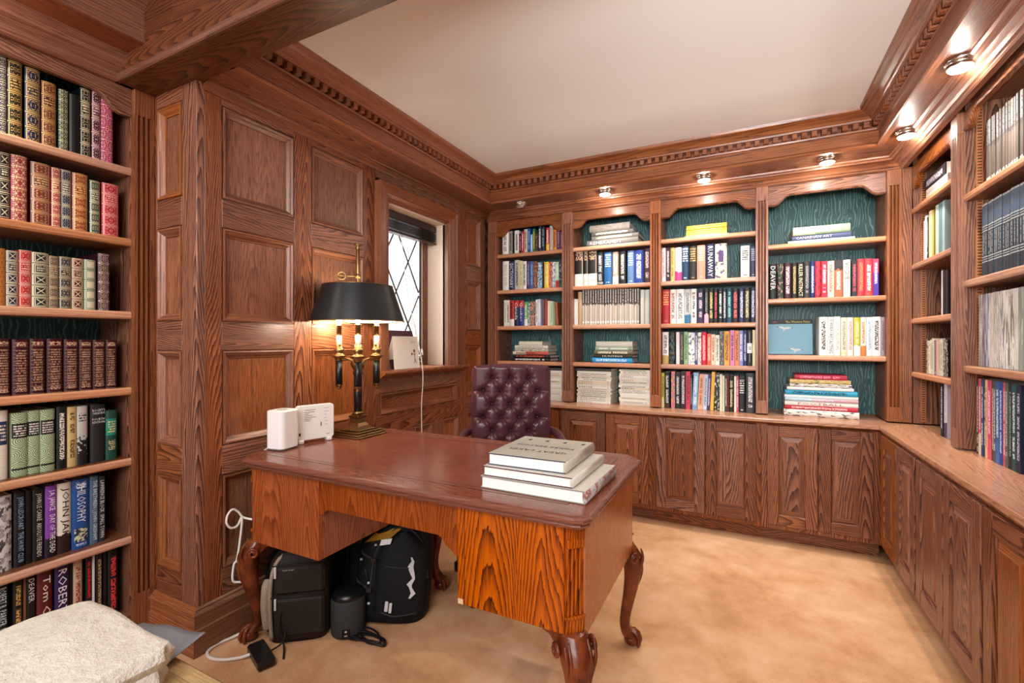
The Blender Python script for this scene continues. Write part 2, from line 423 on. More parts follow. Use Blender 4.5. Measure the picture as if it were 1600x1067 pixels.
    def build(s, name, parent=None, local=False, bev=0, fix=True, kind=None):
        off = Vector((0, 0, 0)) if (local or parent is None) else wloc(parent)
        me = bpy.data.meshes.new(name)
        me.from_pydata([(p[0]-off.x, p[1]-off.y, p[2]-off.z) for p in s.v], [], s.f)
        for m in s.mats: me.materials.append(m)
        me.polygons.foreach_set('material_index', s.mi); me.polygons.foreach_set('use_smooth', s.sm)
        if fix or bev:
            bm = bmesh.new(); bm.from_mesh(me)
            if fix: bmesh.ops.recalc_face_normals(bm, faces=bm.faces)
            if bev:
                ed = [e for e in bm.edges if len(e.link_faces) == 2 and e.calc_face_angle(0) > .6]
                bmesh.ops.bevel(bm, geom=ed, offset=bev, segments=2, profile=.7, affect='EDGES', clamp_overlap=True)
            bm.to_mesh(me); bm.free()
        o = bpy.data.objects.new(name, me); COL.objects.link(o)
        if parent is not None: o.parent = parent
        if kind: o['kind'] = kind
        return o
def smooth_curve(pts, n=8):
    pts = [Vector(p) for p in pts]; out = []
    for i in range(len(pts)-1):
        p0, p1, p2, p3 = pts[max(i-1, 0)], pts[i], pts[i+1], pts[min(i+2, len(pts)-1)]
        for k in range(n):
            t = k/n
            out.append(.5*((2*p1)+(p2-p0)*t+(2*p0-5*p1+4*p2-p3)*t*t+(3*p1-p0-3*p2+p3)*t**3))
    return out+[pts[-1]]
def tag(o, label=None, cat=None, group=None, kind=None):
    if label: o['label'] = label
    if cat: o['category'] = cat
    if group: o['group'] = group
    if kind: o['kind'] = kind
    return o
def thing(name, loc, label, cat, group=None, rot=(0, 0, 0)):
    o = bpy.data.objects.new(name, None); COL.objects.link(o); o.location = loc; o.rotation_euler = rot
    o.empty_display_size = .1
    return tag(o, label, cat, group)
def text_mesh(body, w, h):
    """flat lettering, centred, scaled into w x h; returns (verts, faces)."""
    cu = bpy.data.curves.new('lettering', 'FONT'); cu.body = body; cu.size = 1; cu.align_x = 'CENTER'; cu.resolution_u = 1; cu.space_line = .95
    ob = bpy.data.objects.new('lettering', cu); me = bpy.data.meshes.new_from_object(ob)
    vs = [v.co.copy() for v in me.vertices]; fs = [list(p.vertices) for p in me.polygons]
    bpy.data.objects.remove(ob); bpy.data.curves.remove(cu); bpy.data.meshes.remove(me)
    x0, x1 = min(v.x for v in vs), max(v.x for v in vs); y0, y1 = min(v.y for v in vs), max(v.y for v in vs)
    sx, sy = w/(x1-x0), h/(y1-y0)
    return [((v.x-(x0+x1)/2)*sx, (v.y-(y0+y1)/2)*sy) for v in vs], fs
ORD = 'first second third fourth fifth sixth seventh eighth ninth tenth eleventh twelfth thirteenth fourteenth fifteenth sixteenth seventeenth eighteenth nineteenth twentieth'.split()
ORD += ['twenty-'+w for w in ORD[:9]]+['thirtieth']

XL, YC, XB, YB, XR, XP = -1.88, 1.055, -2.19, 3.28, .81, .785
F_left = lambda u, v, w: (XL+w, u, v)
F_col = lambda u, v, w: (u, YC-w, v)
F_back = lambda u, v, w: (u, YB-w, v)
F_right = lambda u, v, w: (XR-w, u, v)
F_lcase = lambda u, v, w: (XB+w, u, v)

# ------------------------------------------------------------------ room shell
def S(name): o = None; return o
m = MB(); m.box(-2.65, 1.3, -3.2, 3.7, -.06, 0, CARPET); m.build('floor', kind='structure')
m = MB(); m.box(-2.2, 1.2, 1.06, 3.66, 2.38, 2.44, CEIL); ceil = m.build('ceiling', kind='structure')
m = MB(); m.box(-2.65, 1.2, -3.2, .95, 2.55, 2.62, CEIL); m.build('ceiling', kind='structure')
m = MB(); m.box(-2.65, 1.2, 3.54, 3.66, 0, 2.5, OZ); m.build('wall_back', kind='structure')
m = MB(); m.box(1.08, 1.2, -3.2, 3.66, 0, 2.62, OZ); m.build('wall_right', kind='structure')
m = MB(); m.box(-2.65, -2.47, -3.2, 1.2, 0, 2.62, OZ); m.build('wall_left', kind='structure')
wl = thing('wall_left', (XL, 1.2, 0), None, None); wl['kind'] = 'structure'
m = MB()
m.box(-2.15, -1.914, 1.2, 2.092, 0, 2.4, OZ); m.box(-2.15, -1.914, 2.713, 3.54, 0, 2.4, OZ)
m.box(-2.15, -1.914, 2.092, 2.713, 0, 1.0, OZ); m.box(-2.15, -1.914, 2.092, 2.713, 2.015, 2.4, OZ); m.box(-2.47, -1.914, 1.089, 1.2, 0, 2.4, OZ)
m.build('backing', wl)
ROWS4 = [(.282, .66), (.777, 1.161), (1.276, 1.655), (1.768, 2.144)]
RAILS = [(.16, .282), (.66, .777), (1.161, 1.276), (1.655, 1.768), (2.144, 2.215)]
MOULD = [(0, 0), (.0015, -.005), (.004, -.005), (.005, .002), (.011, .003), (.015, -.002), (.021, -.006), (.03, -.016), (.034, -.017), (.0345, -.024)]
def stile(fr, u0, u1, v0, v1, gm=None):
    q = MB(fr); q.box(u0, u1, v0, v1, -.03, 0, gm or OZ, .0015); return q.build('stile', wl)
def rail(fr, u0, u1, v0, v1, gm):
    q = MB(fr); q.box(u0, u1, v0, v1, -.03, 0, gm, .0015); return q.build('rail', wl)
def panel(fr, u0, u1, v0, v1, gm, pm=None):
    q = MB(fr); q.box(u0, u1, v0, v1, -.034, -.023, pm or OP); p = q.build('panel', wl)
    q = MB(fr); q.ring(u0, u1, v0, v1, MOULD, (OXM if gm is OX else OYM, OS)); q.build('panel_moulding', wl, fix=False)
# left wall
for a, b in ((YC+.03, 1.152), (1.487, 1.584), (1.926, 2.02), (2.9, 2.988), (3.192, 3.262)): stile(F_left, a, b, .16, 2.215)
for a, b in ((1.152, 1.487), (1.584, 1.926), (2.988, 3.192)):
    for z0, z1 in RAILS: rail(F_left, a, b, z0, z1, OY)
    for z0, z1 in ROWS4: panel(F_left, a, b, z0, z1, OY)
rail(F_left, 2.02, 2.9, 2.13, 2.215, OY)
for z0, z1 in ((.16, .282), (.655, .766), (.895, 1.0)): rail(F_left, 2.02, 2.9, z0, z1, OY)
for a, b in ((2.02, 2.055), (2.248, 2.366), (2.559, 2.677), (2.87, 2.9)): stile(F_left, a, b, .282, .655)
for a, b in ((2.055, 2.248), (2.366, 2.559), (2.677, 2.87)): panel(F_left, a, b, .282, .655, OY)
stile(F_left, 2.02, 2.053, .766, .895); stile(F_left, 2.853, 2.9, .766, .895); panel(F_left, 2.053, 2.853, .766, .895, OY, OY)
# return of the pier beside the left bookcase
stile(F_col, -2.19, -2.156, .16, 2.2); stile(F_col, -1.979, XL, .16, 2.2)
for z0, z1 in RAILS: rail(F_col, -2.156, -1.979, z0, z1, OX)
for z0, z1 in ROWS4: panel(F_col, -2.156, -1.979, z0, z1, OX)
BASE = [(0, 0), (0, .024), (.1, .024), (.104, .019), (.148, .019), (.152, .023), (.158, .022), (.166, .012), (.172, .01), (.176, .004), (.178, 0)]
m = MB(F_left); m.ext(BASE, YC, 3.28, OYM, -1, 0); m.build('baseboard_left', kind='structure')
m = MB(F_col); m.ext(BASE, -2.19, XL, OXM, 0, 1); m.build('baseboard_pier', kind='structure')

# ------------------------------------------------------------------ window
win = thing('window_1', (-1.9, 2.4, 1.03), None, None); win['kind'] = 'structure'
m = MB(F_left); CW = .05
CAS = [(0, 0), (0, CW), (.012, CW), (.018, CW-.006), (.05, CW-.006), (.056, CW-.012), (.078, CW-.014), (.085, CW-.022), (.09, CW-.026), (.09, -.02)]
def casing(axis):
    q = MB(F_left); prof = CAS
    y0, y1, z0, z1 = 2.01, 2.795, 1.03, 2.105
    rects = [(y0+i, y1-i, z0, z1-i, w) for i, w in prof]
    for k in range(len(prof)-1):
        a, b = rects[k], rects[k+1]
        if axis == 'l': q.raw([(a[0], a[2], a[4]), (a[0], a[3], a[4]), (b[0], b[3], b[4]), (b[0], b[2], b[4])], [[0, 1, 2, 3]], OS)
        if axis == 'r': q.raw([(a[1], a[2], a[4]), (a[1], a[3], a[4]), (b[1], b[3], b[4]), (b[1], b[2], b[4])], [[0, 1, 2, 3]], OS)
        if axis == 't': q.raw([(a[0], a[3], a[4]), (a[1], a[3], a[4]), (b[1], b[3], b[4]), (b[0], b[3], b[4])], [[0, 1, 2, 3]], OYM)
    q.build('casing', win, fix=False)
for a in 'lrt': casing(a)
stile(F_left, 2.795, 2.9, 1.0, 2.13)
# sill with nosing
m = MB(F_left); m.ext([(1.0, -.2), (1.03, -.2), (1.03, .075), (1.026, .085), (1.016, .09), (1.006, .085), (1.0, .07), (.992, .06), (.985, .045), (.98, .02), (.98, 0), (1.0, 0)], 2.0, 2.9, OY); m.build('sill', win)
# cream reveals
m = MB(); m.box(-2.1, -1.885, 2.092, 2.1, 1.03, 2.015, CREAM); m.build('reveal', win)
m = MB(); m.box(-2.1, -1.885, 2.705, 2.713, 1.03, 2.015, CREAM); m.build('reveal', win)
m = MB(); m.box(-2.1, -1.885, 2.1, 2.705, 2.007, 2.015, CREAM); m.build('head_reveal', win)
m = MB(); m.box(-2.055, -2.03, 2.66, 2.705, 1.03, 2.007, OZ); m.box(-2.055, -2.03, 2.1, 2.13, 1.03, 2.007, OZ); m.box(-2.055, -2.03, 2.13, 2.66, 1.03, 1.05, OY); m.box(-2.055, -2.03, 2.13, 2.66, 1.985, 2.007, OY); m.build('frame', win)
m = MB(); XS = -2.05
for a, b, c_, d in ((2.13, 2.155, 1.05, 1.985), (2.62, 2.66, 1.05, 1.985), (2.155, 2.62, 1.05, 1.085), (2.155, 2.62, 1.95, 1.985)): m.box(XS-.02, XS+.012, a, b, c_, d, SASH, .002)
m.build('sash', win)
m = MB(); m.box(XS-.004, XS, 2.155, 2.62, 1.085, 1.95, GLASS); m.build('pane', win)
m = MB(); dw, dh = .24, .415; yc, zc = 2.507, 1.315
segs = []
def clipseg(p, q, b):
    (x0, y0), (x1, y1) = p, q; t0, t1 = 0, 1
    for a, c_, lo, hi in ((x0, x1-x0, b[0], b[1]), (y0, y1-y0, b[2], b[3])):
        if abs(c_) < 1e-9:
            if a < lo or a > hi: return None
        else:
            s0, s1 = sorted(((lo-a)/c_, (hi-a)/c_)); t0, t1 = max(t0, s0), min(t1, s1)
    return None if t0 >= t1 else ((x0+t0*(x1-x0), y0+t0*(y1-y0)), (x0+t1*(x1-x0), y0+t1*(y1-y0)))
for i in range(-5, 6):
    for sg in (1, -1):
        z_at = zc+i*dh
        r = clipseg((yc-2*dw, z_at-sg*2*dh), (yc+2*dw, z_at+sg*2*dh), (2.155, 2.62, 1.085, 1.95))
        if r:
            q = MB(); q.tube([(XS+.003, r[0][0], r[0][1]), (XS+.003, r[1][0], r[1][1])], .006, LEAD, 6); q.build('lead_came', win)
m = MB(); m.box(XS+.012, XS+.02, 2.615, 2.628, 1.06, 1.95, SLOT); m.build('weather_strip', win)
m = MB(); m.box(XS+.012, XS+.03, 2.6, 2.64, 1.075, 1.1, CHROME, .004); m.tube([(XS+.03, 2.62, 1.09), (XS+.05, 2.615, 1.1), (XS+.05, 2.6, 1.14)], .005, CHROME, 6); m.build('latch', win)
bl = thing('window_blind', (-1.97, 2.4, 1.9), 'dark slatted wooden blind raised to the top of the window', 'blind')
m = MB(); m.box(-2.0, -1.95, 2.104, 2.7, 1.955, 1.998, BLIND, .003); m.build('headrail', bl)
for k in range(6):
    q = MB(); z = 1.945-k*.0095; q.box(-2.0+.002*(k % 2), -1.948+.002*(k % 2), 2.108, 2.695, z-.0035, z, BLIND, .001); q.build('slat', bl)
m = MB(); m.box(-2.0, -1.948, 2.106, 2.697, 1.872, 1.886, BLIND, .003); m.build('bottom_rail', bl)
m = MB(); m.tube(smooth_curve([(-1.955, 2.33, 1.87), (-1.9, 2.325, 1.5), (-1.82, 2.325, 1.2), (-1.788, 2.325, 1.05), (-1.784, 2.328, .95), (-1.79, 2.322, .8), (-1.79, 2.325, .60)]), .0028, CORDW, 6); m.build('pull_cord', bl)
# neighbouring wall seen pale through the glass stays sky: nothing built outside

# ------------------------------------------------------------------ crown, soffits, beam, cornices
CR = [(2.2, 0), (2.2, .006), (2.206, .01), (2.214, .01), (2.22, .004), (2.224, 0), (2.282, 0), (2.284, .012), (2.292, .014), (2.294, .012), (2.2945, -.014),
      (2.3225, -.014), (2.323, .04), (2.332, .042), (2.336, .048), (2.345, .054), (2.356, .07), (2.362, .088), (2.366, .094), (2.38, .098), (2.38, -.02), (2.2, -.02)]
def crown(name, fr, u0, u1, m0, m1, gm, d0, d1):
    q = MB(fr); q.ext(CR, u0, u1, gm, m0, m1); o = q.build(name, kind='structure')
    n = int((d1-d0)/.0445); me = None
    for k in range(n):
        u = d0+(k+.5)*(d1-d0)/n
        if me is None:
            q = MB(fr); q.box(u-.012, u+.012, 2.2945, 2.3225, -.014, .034, gm, .001); c = q.build('dentil', o); me = c.data; u_first = u
        else:
            c = bpy.data.objects.new('dentil', me); COL.objects.link(c); c.parent = o
            p0, p1 = Vector(fr(u_first, 0, 0)), Vector(fr(u, 0, 0)); c.location = p1-p0
    return o
FL = lambda u, v, w: (-1.68+w, u, v)
FB = lambda u, v, w: (u, 2.99-w, v)
FR = lambda u, v, w: (.61-w, u, v)
crown('trim_1', FL, 1.07, 2.99, 0, -1, OYM, 1.08, 2.955)
crown('trim_2', FB, -1.68, .61, 1, -1, OXM, -1.645, .575)
crown('trim_3', FR, 1.07, 2.99, 0, -1, OYM, 1.08, 2.955)
def strip(name, x0, x1, y0, y1, z0, z1, gm):
    q = MB(); q.box(x0, x1, y0, y1, z0, z1, gm); return q.build(name, kind='structure')
strip('trim_4', -1.9, -1.69, 1.06, 3.3, 2.208, 2.23, OY)       # soffit boards
strip('trim_5', -1.69, 1.08, 3.0, 3.54, 2.208, 2.23, OX)
strip('trim_6', .62, 1.08, 1.06, 3.0, 2.208, 2.23, OY)
CORN = [(2.145, 0), (2.145, .022), (2.15, .028), (2.156, .028), (2.16, .036), (2.172, .042), (2.184, .06), (2.188, .075), (2.196, .078), (2.2, .088), (2.208, .09), (2.208, 0)]
m = MB(F_back); m.ext(CORN, XL, XP, OXM, 1, -1); m.build('trim_7', kind='structure')
FRP = lambda u, v, w: (XP-w, u, v)
m = MB(FRP); m.ext(CORN, 1.45, YB, OYM, 0, -1); m.build('trim_8', kind='structure')
m = MB(F_left); m.ext([(2.17, 0), (2.17, .006), (2.18, .01), (2.195, .022), (2.2, .03), (2.208, .032), (2.208, 0)], 1.08, YB, OY); m.build('trim_9', kind='structure')
# ceiling beam across the room
bm_ = thing('trim_10', (-.6, 1.0, 2.2), None, None); bm_['kind'] = 'structure'
m = MB(); m.box(-2.47, 1.08, .935, 1.078, 2.2, 2.56, BEAM, .003); m.build('beam', bm_)
m = MB(lambda u, v, w: (u, .935-w, v)); m.ext([(2.2, 0), (2.2, .008), (2.204, .013), (2.215, .015), (2.226, .012), (2.23, .006), (2.236, .004), (2.24, 0)], -2.47, 1.08, BEADM); m.build('bead', bm_)
# left bookcase cornice and soffit of the near room
m = MB(F_lcase); m.ext([(2.2, 0), (2.2, .018), (2.206, .026), (2.215, .026), (2.22, .018), (2.235, .02), (2.25, .035), (2.262, .052), (2.275, .055), (2.285, .07), (2.3, .074), (2.3, 0)], -.6, 1.05, OYM); m.build('trim_11', kind='structure')
strip('trim_12', -2.47, -2.0, -.6, .94, 2.3, 2.32, OY)
m = MB(lambda u, v, w: (-2.0+w, u, v)); m.ext([(2.3, 0), (2.3, .01), (2.312, .012), (2.32, .004), (2.42, .004), (2.43, .02), (2.44, .022), (2.47, .05), (2.5, .06), (2.55, .09), (2.55, 0)], -.6, .94, OYM); m.build('trim_13', kind='structure')
# ------------------------------------------------------------------ bookcases
DEPTH = .245
def pilaster(fr, u0, u1, z0, z1, parent, g0, g1, proud=.022):
    """fluted pilaster with plain ends."""
    w = u1-u0; q = MB(fr)
    q.box(u0, u1, z0, g0, -.02, proud, OS, .0015); q.box(u0, u1, g1, z1, -.02, proud, OS, .0015)
    pts = [(u0, -.02), (u0, proud)]
    n = 3; ed = w*.14; fw = (w-2*ed)/n
    for k in range(n):
        a = u0+ed+k*fw+fw*.14; b = a+fw*.72
        pts += [(a, proud), (a+(b-a)*.08, proud-.007), (a+(b-a)*.28, proud-.013), (a+(b-a)*.5, proud-.015), (a+(b-a)*.72, proud-.013), (a+(b-a)*.92, proud-.007), (b, proud)]
    pts += [(u1, proud), (u1, -.02)]
    n = len(pts); V = [(u, g0, w_) for u, w_ in pts]+[(u, g1, w_) for u, w_ in pts]
    q.raw(V, [[i, (i+1) % n, n+(i+1) % n, n+i] for i in range(n)], OS)
    return q.build('pilaster', parent)
VAL = [(0, -.055), (.035, -.057), (.052, -.051), (.066, -.04), (.078, -.026), (.09, -.013), (.102, -.004), (.118, 0)]
def valance(fr, u0, u1, ztop, zarch, parent, gm, w0=-.02, w1=.0):
    pts = [(u0+a, zarch+b) for a, b in VAL]+[(u1-a, zarch+b) for a, b in VAL[::-1]]
    poly = [(u0, ztop)]+pts+[(u1, ztop)]
    q = MB(fr); n = len(pts)
    # built as quads between curve and top edge so the face stays clean
    for k in range(n-1):
        (a, b), (c_, d) = pts[k], pts[k+1]
        for w in (w0, w1): q.raw([(a, b, w), (c_, d, w), (c_, ztop, w), (a, ztop, w)], [[0, 1, 2, 3]], gm)
        q.raw([(a, b, w0), (c_, d, w0), (c_, d, w1), (a, b, w1)], [[0, 1, 2, 3]], gm)
        q.raw([(a, b-.0, w1), (c_, d-.0, w1), (c_, d+.006, w1+.004), (a, b+.006, w1+.004)], [[0, 1, 2, 3]], gm)
        q.raw([(a, b+.006, w1+.004), (c_, d+.006, w1+.004), (c_, d+.01, w1), (a, b+.01, w1)], [[0, 1, 2, 3]], gm)
    return q.build('valance', parent)
def case(name, label, fr, u0, u1, zb, zt, shelves, zarch, gm, group, pil=(), flip=False, strips=False, g0=.83, g1=2.06, vtop=2.15, pz=None):
    b = thing(name, fr((u0+u1)/2, zb, 0), label, 'bookcase', group)
    q = MB(fr); q.box(u0-.01, u1+.01, zb, zt, -DEPTH-.012, -DEPTH, TEAL); q.build('back_panel', b)
    for a, c_ in ((u0-.014, u0), (u1, u1+.014)):
        q = MB(fr); q.box(a, c_, zb, zt, -DEPTH, -.004, OZ); q.build('side_panel', b)
    q = MB(fr); q.box(u0, u1, zt-.02, zt, -DEPTH, -.02, gm); q.build('top_panel', b)
    for z in shelves:
        q = MB(fr); q.box(u0, u1, z-.03, z, -DEPTH, -.0055, gm); sh_ = q.build('shelf', b)
        q = MB(fr); q.ext([(z-.03, -.0055), (z-.027, -.001), (z-.022, .002), (z-.007, .002), (z-.003, 0), (z, -.0055)], u0, u1, EX if gm is OX else EY); q.build('lit_nosing', sh_)  # nosing strip in paler oak, its front highlight put into the colour
    valance(fr, u0, u1, vtop, zarch, b, gm)
    for a, c_ in pil: pilaster(fr, a, c_, zb if pz is None else pz, vtop, b, g0, g1)
    if strips:
        q = MB(fr); 
        for sd in strips:
            e0, e1 = (u1-.0035, u1-.0005) if sd == 1 else (u0+.0005, u0+.0035)
            q = MB(fr); q.box(e0, e1, zb+.01, zt-.03, -.058, -.036, STRIP)
            n = int((zt-zb-.04)/.0125)
            for k in range(n):
                z = zb+.02+k*.0125; q.box(e0-(.0004 if sd == 1 else 0), e1+(0 if sd == 1 else .0004), z, z+.004, -.054, -.040, SLOT)
            q.build('shelf_standard', b)
    return b
SH = [1.04, 1.314, 1.60, 1.885]
case('bookcase', 'built-in oak bookcase bay beside the windowed wall, paperbacks on upper three shelves', F_back, -1.775, -1.222, .75, 2.2, SH, 2.08, OX, 'bays of the back wall bookcase', [(-1.85, -1.776), (-1.221, -1.143)])
case('bookcase', 'built-in oak bookcase bay with two tall magazine piles on the counter', F_back, -1.142, -.586, .75, 2.2, SH, 2.08, OX, 'bays of the back wall bookcase', [(-.585, -.517)])
case('bookcase', 'built-in oak bookcase bay with a yellow magazine pile on its top shelf', F_back, -.516, .052, .75, 2.2, SH, 2.08, OX, 'bays of the back wall bookcase', [(.053, .12)])
case('bookcase', 'widest built-in oak bookcase bay, with only three shelves and a blue picture book', F_back, .121, .700, .75, 2.2, [1.111, 1.455, 1.788], 2.08, OX, 'bays of the back wall bookcase', [(.701, .765)])
q_ = MB(F_back); q_.box(.765, .81, .75, 2.15, -.02, .022, OZ, .0015); cs = q_.build('trim_14', kind='structure')
case('bookcase', 'narrow built-in oak bookcase bay in the right corner with mostly empty shelves', F_right, 2.648, 3.257, .75, 2.2, [1.03, 1.32, 1.614, 1.92], 2.08, OY, 'bays of the right wall bookcase', [(2.579, 2.647)], strips=(1,))
case('bookcase', 'near built-in oak bookcase bay on the right wall, filled with magazine sets', F_right, 1.52, 2.578, .75, 2.2, [1.097, 1.449, 1.806], 2.125, OY, 'bays of the right wall bookcase', [(1.45, 1.519)], strips=(1,))
lb_ = case('bookcase', 'tall oak bookcase left of the panelled pier, leather sets above, novels below', F_lcase, .1, .981, .105, 2.26, [.421, .732, 1.014, 1.315, 1.605, 1.887], 2.146, OY, None, [(.982, 1.053)], g0=.19, g1=2.1, vtop=2.2, pz=0)
m = MB(F_lcase); m.box(.1, .981, 0, .105, -.24, -.01, OY); m.build('plinth', lb_)

# ------------------------------------------------------------------ base cabinets and counter
def door(fr, u0, u1, v0, v1, parent, gm, w=.022):
    q = MB(fr); s_ = .06
    q.box(u0, u0+s_, v0, v1, 0, w, OZ, .003); q.box(u1-s_, u1, v0, v1, 0, w, OZ, .003)
    q.box(u0+s_, u1-s_, v0, v0+s_, 0, w-.0005, gm, .001); q.box(u0+s_, u1-s_, v1-s_, v1, 0, w-.0005, gm, .001)
    q.ring(u0+s_, u1-s_, v0+s_, v1-s_, [(0, w-.001), (.004, w-.004), (.006, w-.011)], (gm, OZ))
    d = q.build('door', parent)
    q = MB(fr); a, b, c_, e = u0+s_, u1-s_, v0+s_, v1-s_
    q.ring(a, b, c_, e, [(.002, w-.012), (.006, w-.012), (.03, w-.003), (.033, w-.001), (.033, w-.001)], (OXM if gm is OX else OYM, OS))
    q.raw([(a+.033, c_+.033, w-.001), (b-.033, c_+.033, w-.001), (b-.033, e-.033, w-.001), (a+.033, e-.033, w-.001)], [[0, 1, 2, 3]], OZ)
    q.build('raised_panel', d, fix=False)
F_bcab = lambda u, v, w: (u, 3.17-w, v)
F_rcab = lambda u, v, w: (.66-w, u, v)
def cabinet(label, fr, u0, u1, doors, gm, group):
    c_ = thing('base_cabinet', fr((u0+u1)/2, 0, 0), label, 'cabinet', group)
    q = MB(fr); q.box(u0, u1, .085, .72, -.34, 0, OZ, .001); q.build('carcass', c_)
    q = MB(fr); q.box(u0, u1, 0, .085, -.3, -.06, gm); q.build('toe_kick', c_)
    for a, b in doors: door(fr, a, b, .115, .70, c_, gm)
cabinet('oak base cabinet behind the burgundy chair at the windowed wall', F_bcab, -1.86, -1.1955, [(-1.56, -1.285), (-1.283, -1.205)] and [(-1.80, -1.505), (-1.5, -1.205)], OX, 'back wall base cabinets')
cabinet('oak base cabinet between the burgundy chair and the desk corner', F_bcab, -1.195, -.5505, [(-1.186, -.866), (-.861, -.577)], OX, 'back wall base cabinets')
cabinet('oak base cabinet fully in view just right of the desk', F_bcab, -.55, .0805, [(-.525, -.232), (-.227, .052)], OX, 'back wall base cabinets')
cabinet('oak base cabinet at the inner right corner of the back wall', F_bcab, .081, .659, [(.111, .363), (.367, .619)], OX, 'back wall base cabinets')
cabinet('farthest oak base cabinet on the right wall, beside the inner corner', F_rcab, 2.531, 3.148, [(2.54, 2.817), (2.822, 3.1)], OY, 'right wall base cabinets')
cabinet('middle oak base cabinet on the right wall', F_rcab, 1.906, 2.5305, [(1.915, 2.217), (2.222, 2.522)], OY, 'right wall base cabinets')
cabinet('nearest oak base cabinet on the right wall, cut by the picture edge', F_rcab, 1.28, 1.9055, [(1.29, 1.591), (1.597, 1.897)], OY, 'right wall base cabinets')
ct = thing('countertop', (-.6, 3.3, .72), 'long oak countertop running along the back and right base cabinets', 'countertop')
def slab(pl, name, gm):
    q = MB(); n = len(pl)
    q.raw([(x, y, .72) for x, y in pl]+[(x, y, .742) for x, y in pl], [[i, (i+1) % n, n+(i+1) % n, n+i] for i in range(n)]+[list(range(n))[::-1], list(range(n, 2*n))], gm); return q.build(name, ct, bev=.005)
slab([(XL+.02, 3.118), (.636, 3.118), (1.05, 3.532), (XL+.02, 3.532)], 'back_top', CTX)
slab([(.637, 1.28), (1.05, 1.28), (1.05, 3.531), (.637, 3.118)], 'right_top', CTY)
m = MB(F_bcab); m.ext([(.70, 0), (.70, .006), (.708, .012), (.716, .026), (.72, .028), (.72, 0)], XL+.02, .66, OX, 0, -1); m.build('cove_moulding', ct)
m = MB(F_rcab); m.ext([(.70, 0), (.70, .006), (.708, .012), (.716, .013), (.72, .013), (.72, 0)], 1.28, 3.17, OY, 0, -1); m.build('cove_moulding', ct)

# ------------------------------------------------------------------ halogen puck lights under the soffits
def puck(x, y, z, label, on=True):
    t = thing('puck_light', (x, y, z), label, 'light', 'puck lights in the soffit')
    q = MB(); q.lathe([(.046, z), (.046, z-.004), (.04, z-.008), (.036, z-.018), (.039, z-.02), (.039, z-.024), (.036, z-.025), (.03, z-.02), (.028, z-.004)], x, y, CHROME, 24, cap=False); q.build('trim_ring', t)
    q = MB(); q.lathe([(.0001, z-.021), (.033, z-.021), (.036, z-.026), (.032, z-.032), (.015, z-.035), (.0001, z-.035)], x, y, PUCK if on else GLASS, 20, cap=False); q.build('lens', t)
    if on:
        l = bpy.data.lights.new('halogen', 'POINT'); l.energy = 2.6; l.color = (1, .9, .8); l.shadow_soft_size = .012
        o = bpy.data.objects.new('halogen', l); COL.objects.link(o); o.parent = t; o.location = (0, 0, -.048)
        l = bpy.data.lights.new('halogen_beam', 'SPOT'); l.energy = 26; l.color = (1, .92, .83); l.spot_size = math.radians(125); l.spot_blend = 1; l.shadow_soft_size = .025
        o = bpy.data.objects.new('halogen_beam', l); COL.objects.link(o); o.parent = t; o.location = (0, 0, -.05)
PZ = 2.208
puck(-1.48, 3.09, PZ, 'unlit puck light in the soffit, next to the left corner', False)
for x, w in ((-.85, 'lit puck light above the bay with the grey art books'), (-.232, 'lit puck light above the yellow magazine pile'), (.40, 'lit puck light above the blue picture book bay')): puck(x, 3.09, PZ, w)
puck(.69, 2.86, PZ, 'lit puck light in the right soffit, nearer the corner')
puck(.69, 2.23, PZ, 'lit puck light in the right soffit, largest in view')
puck(-2.1, .42, 2.3, 'lit puck light over the left bookcase at the picture edge')
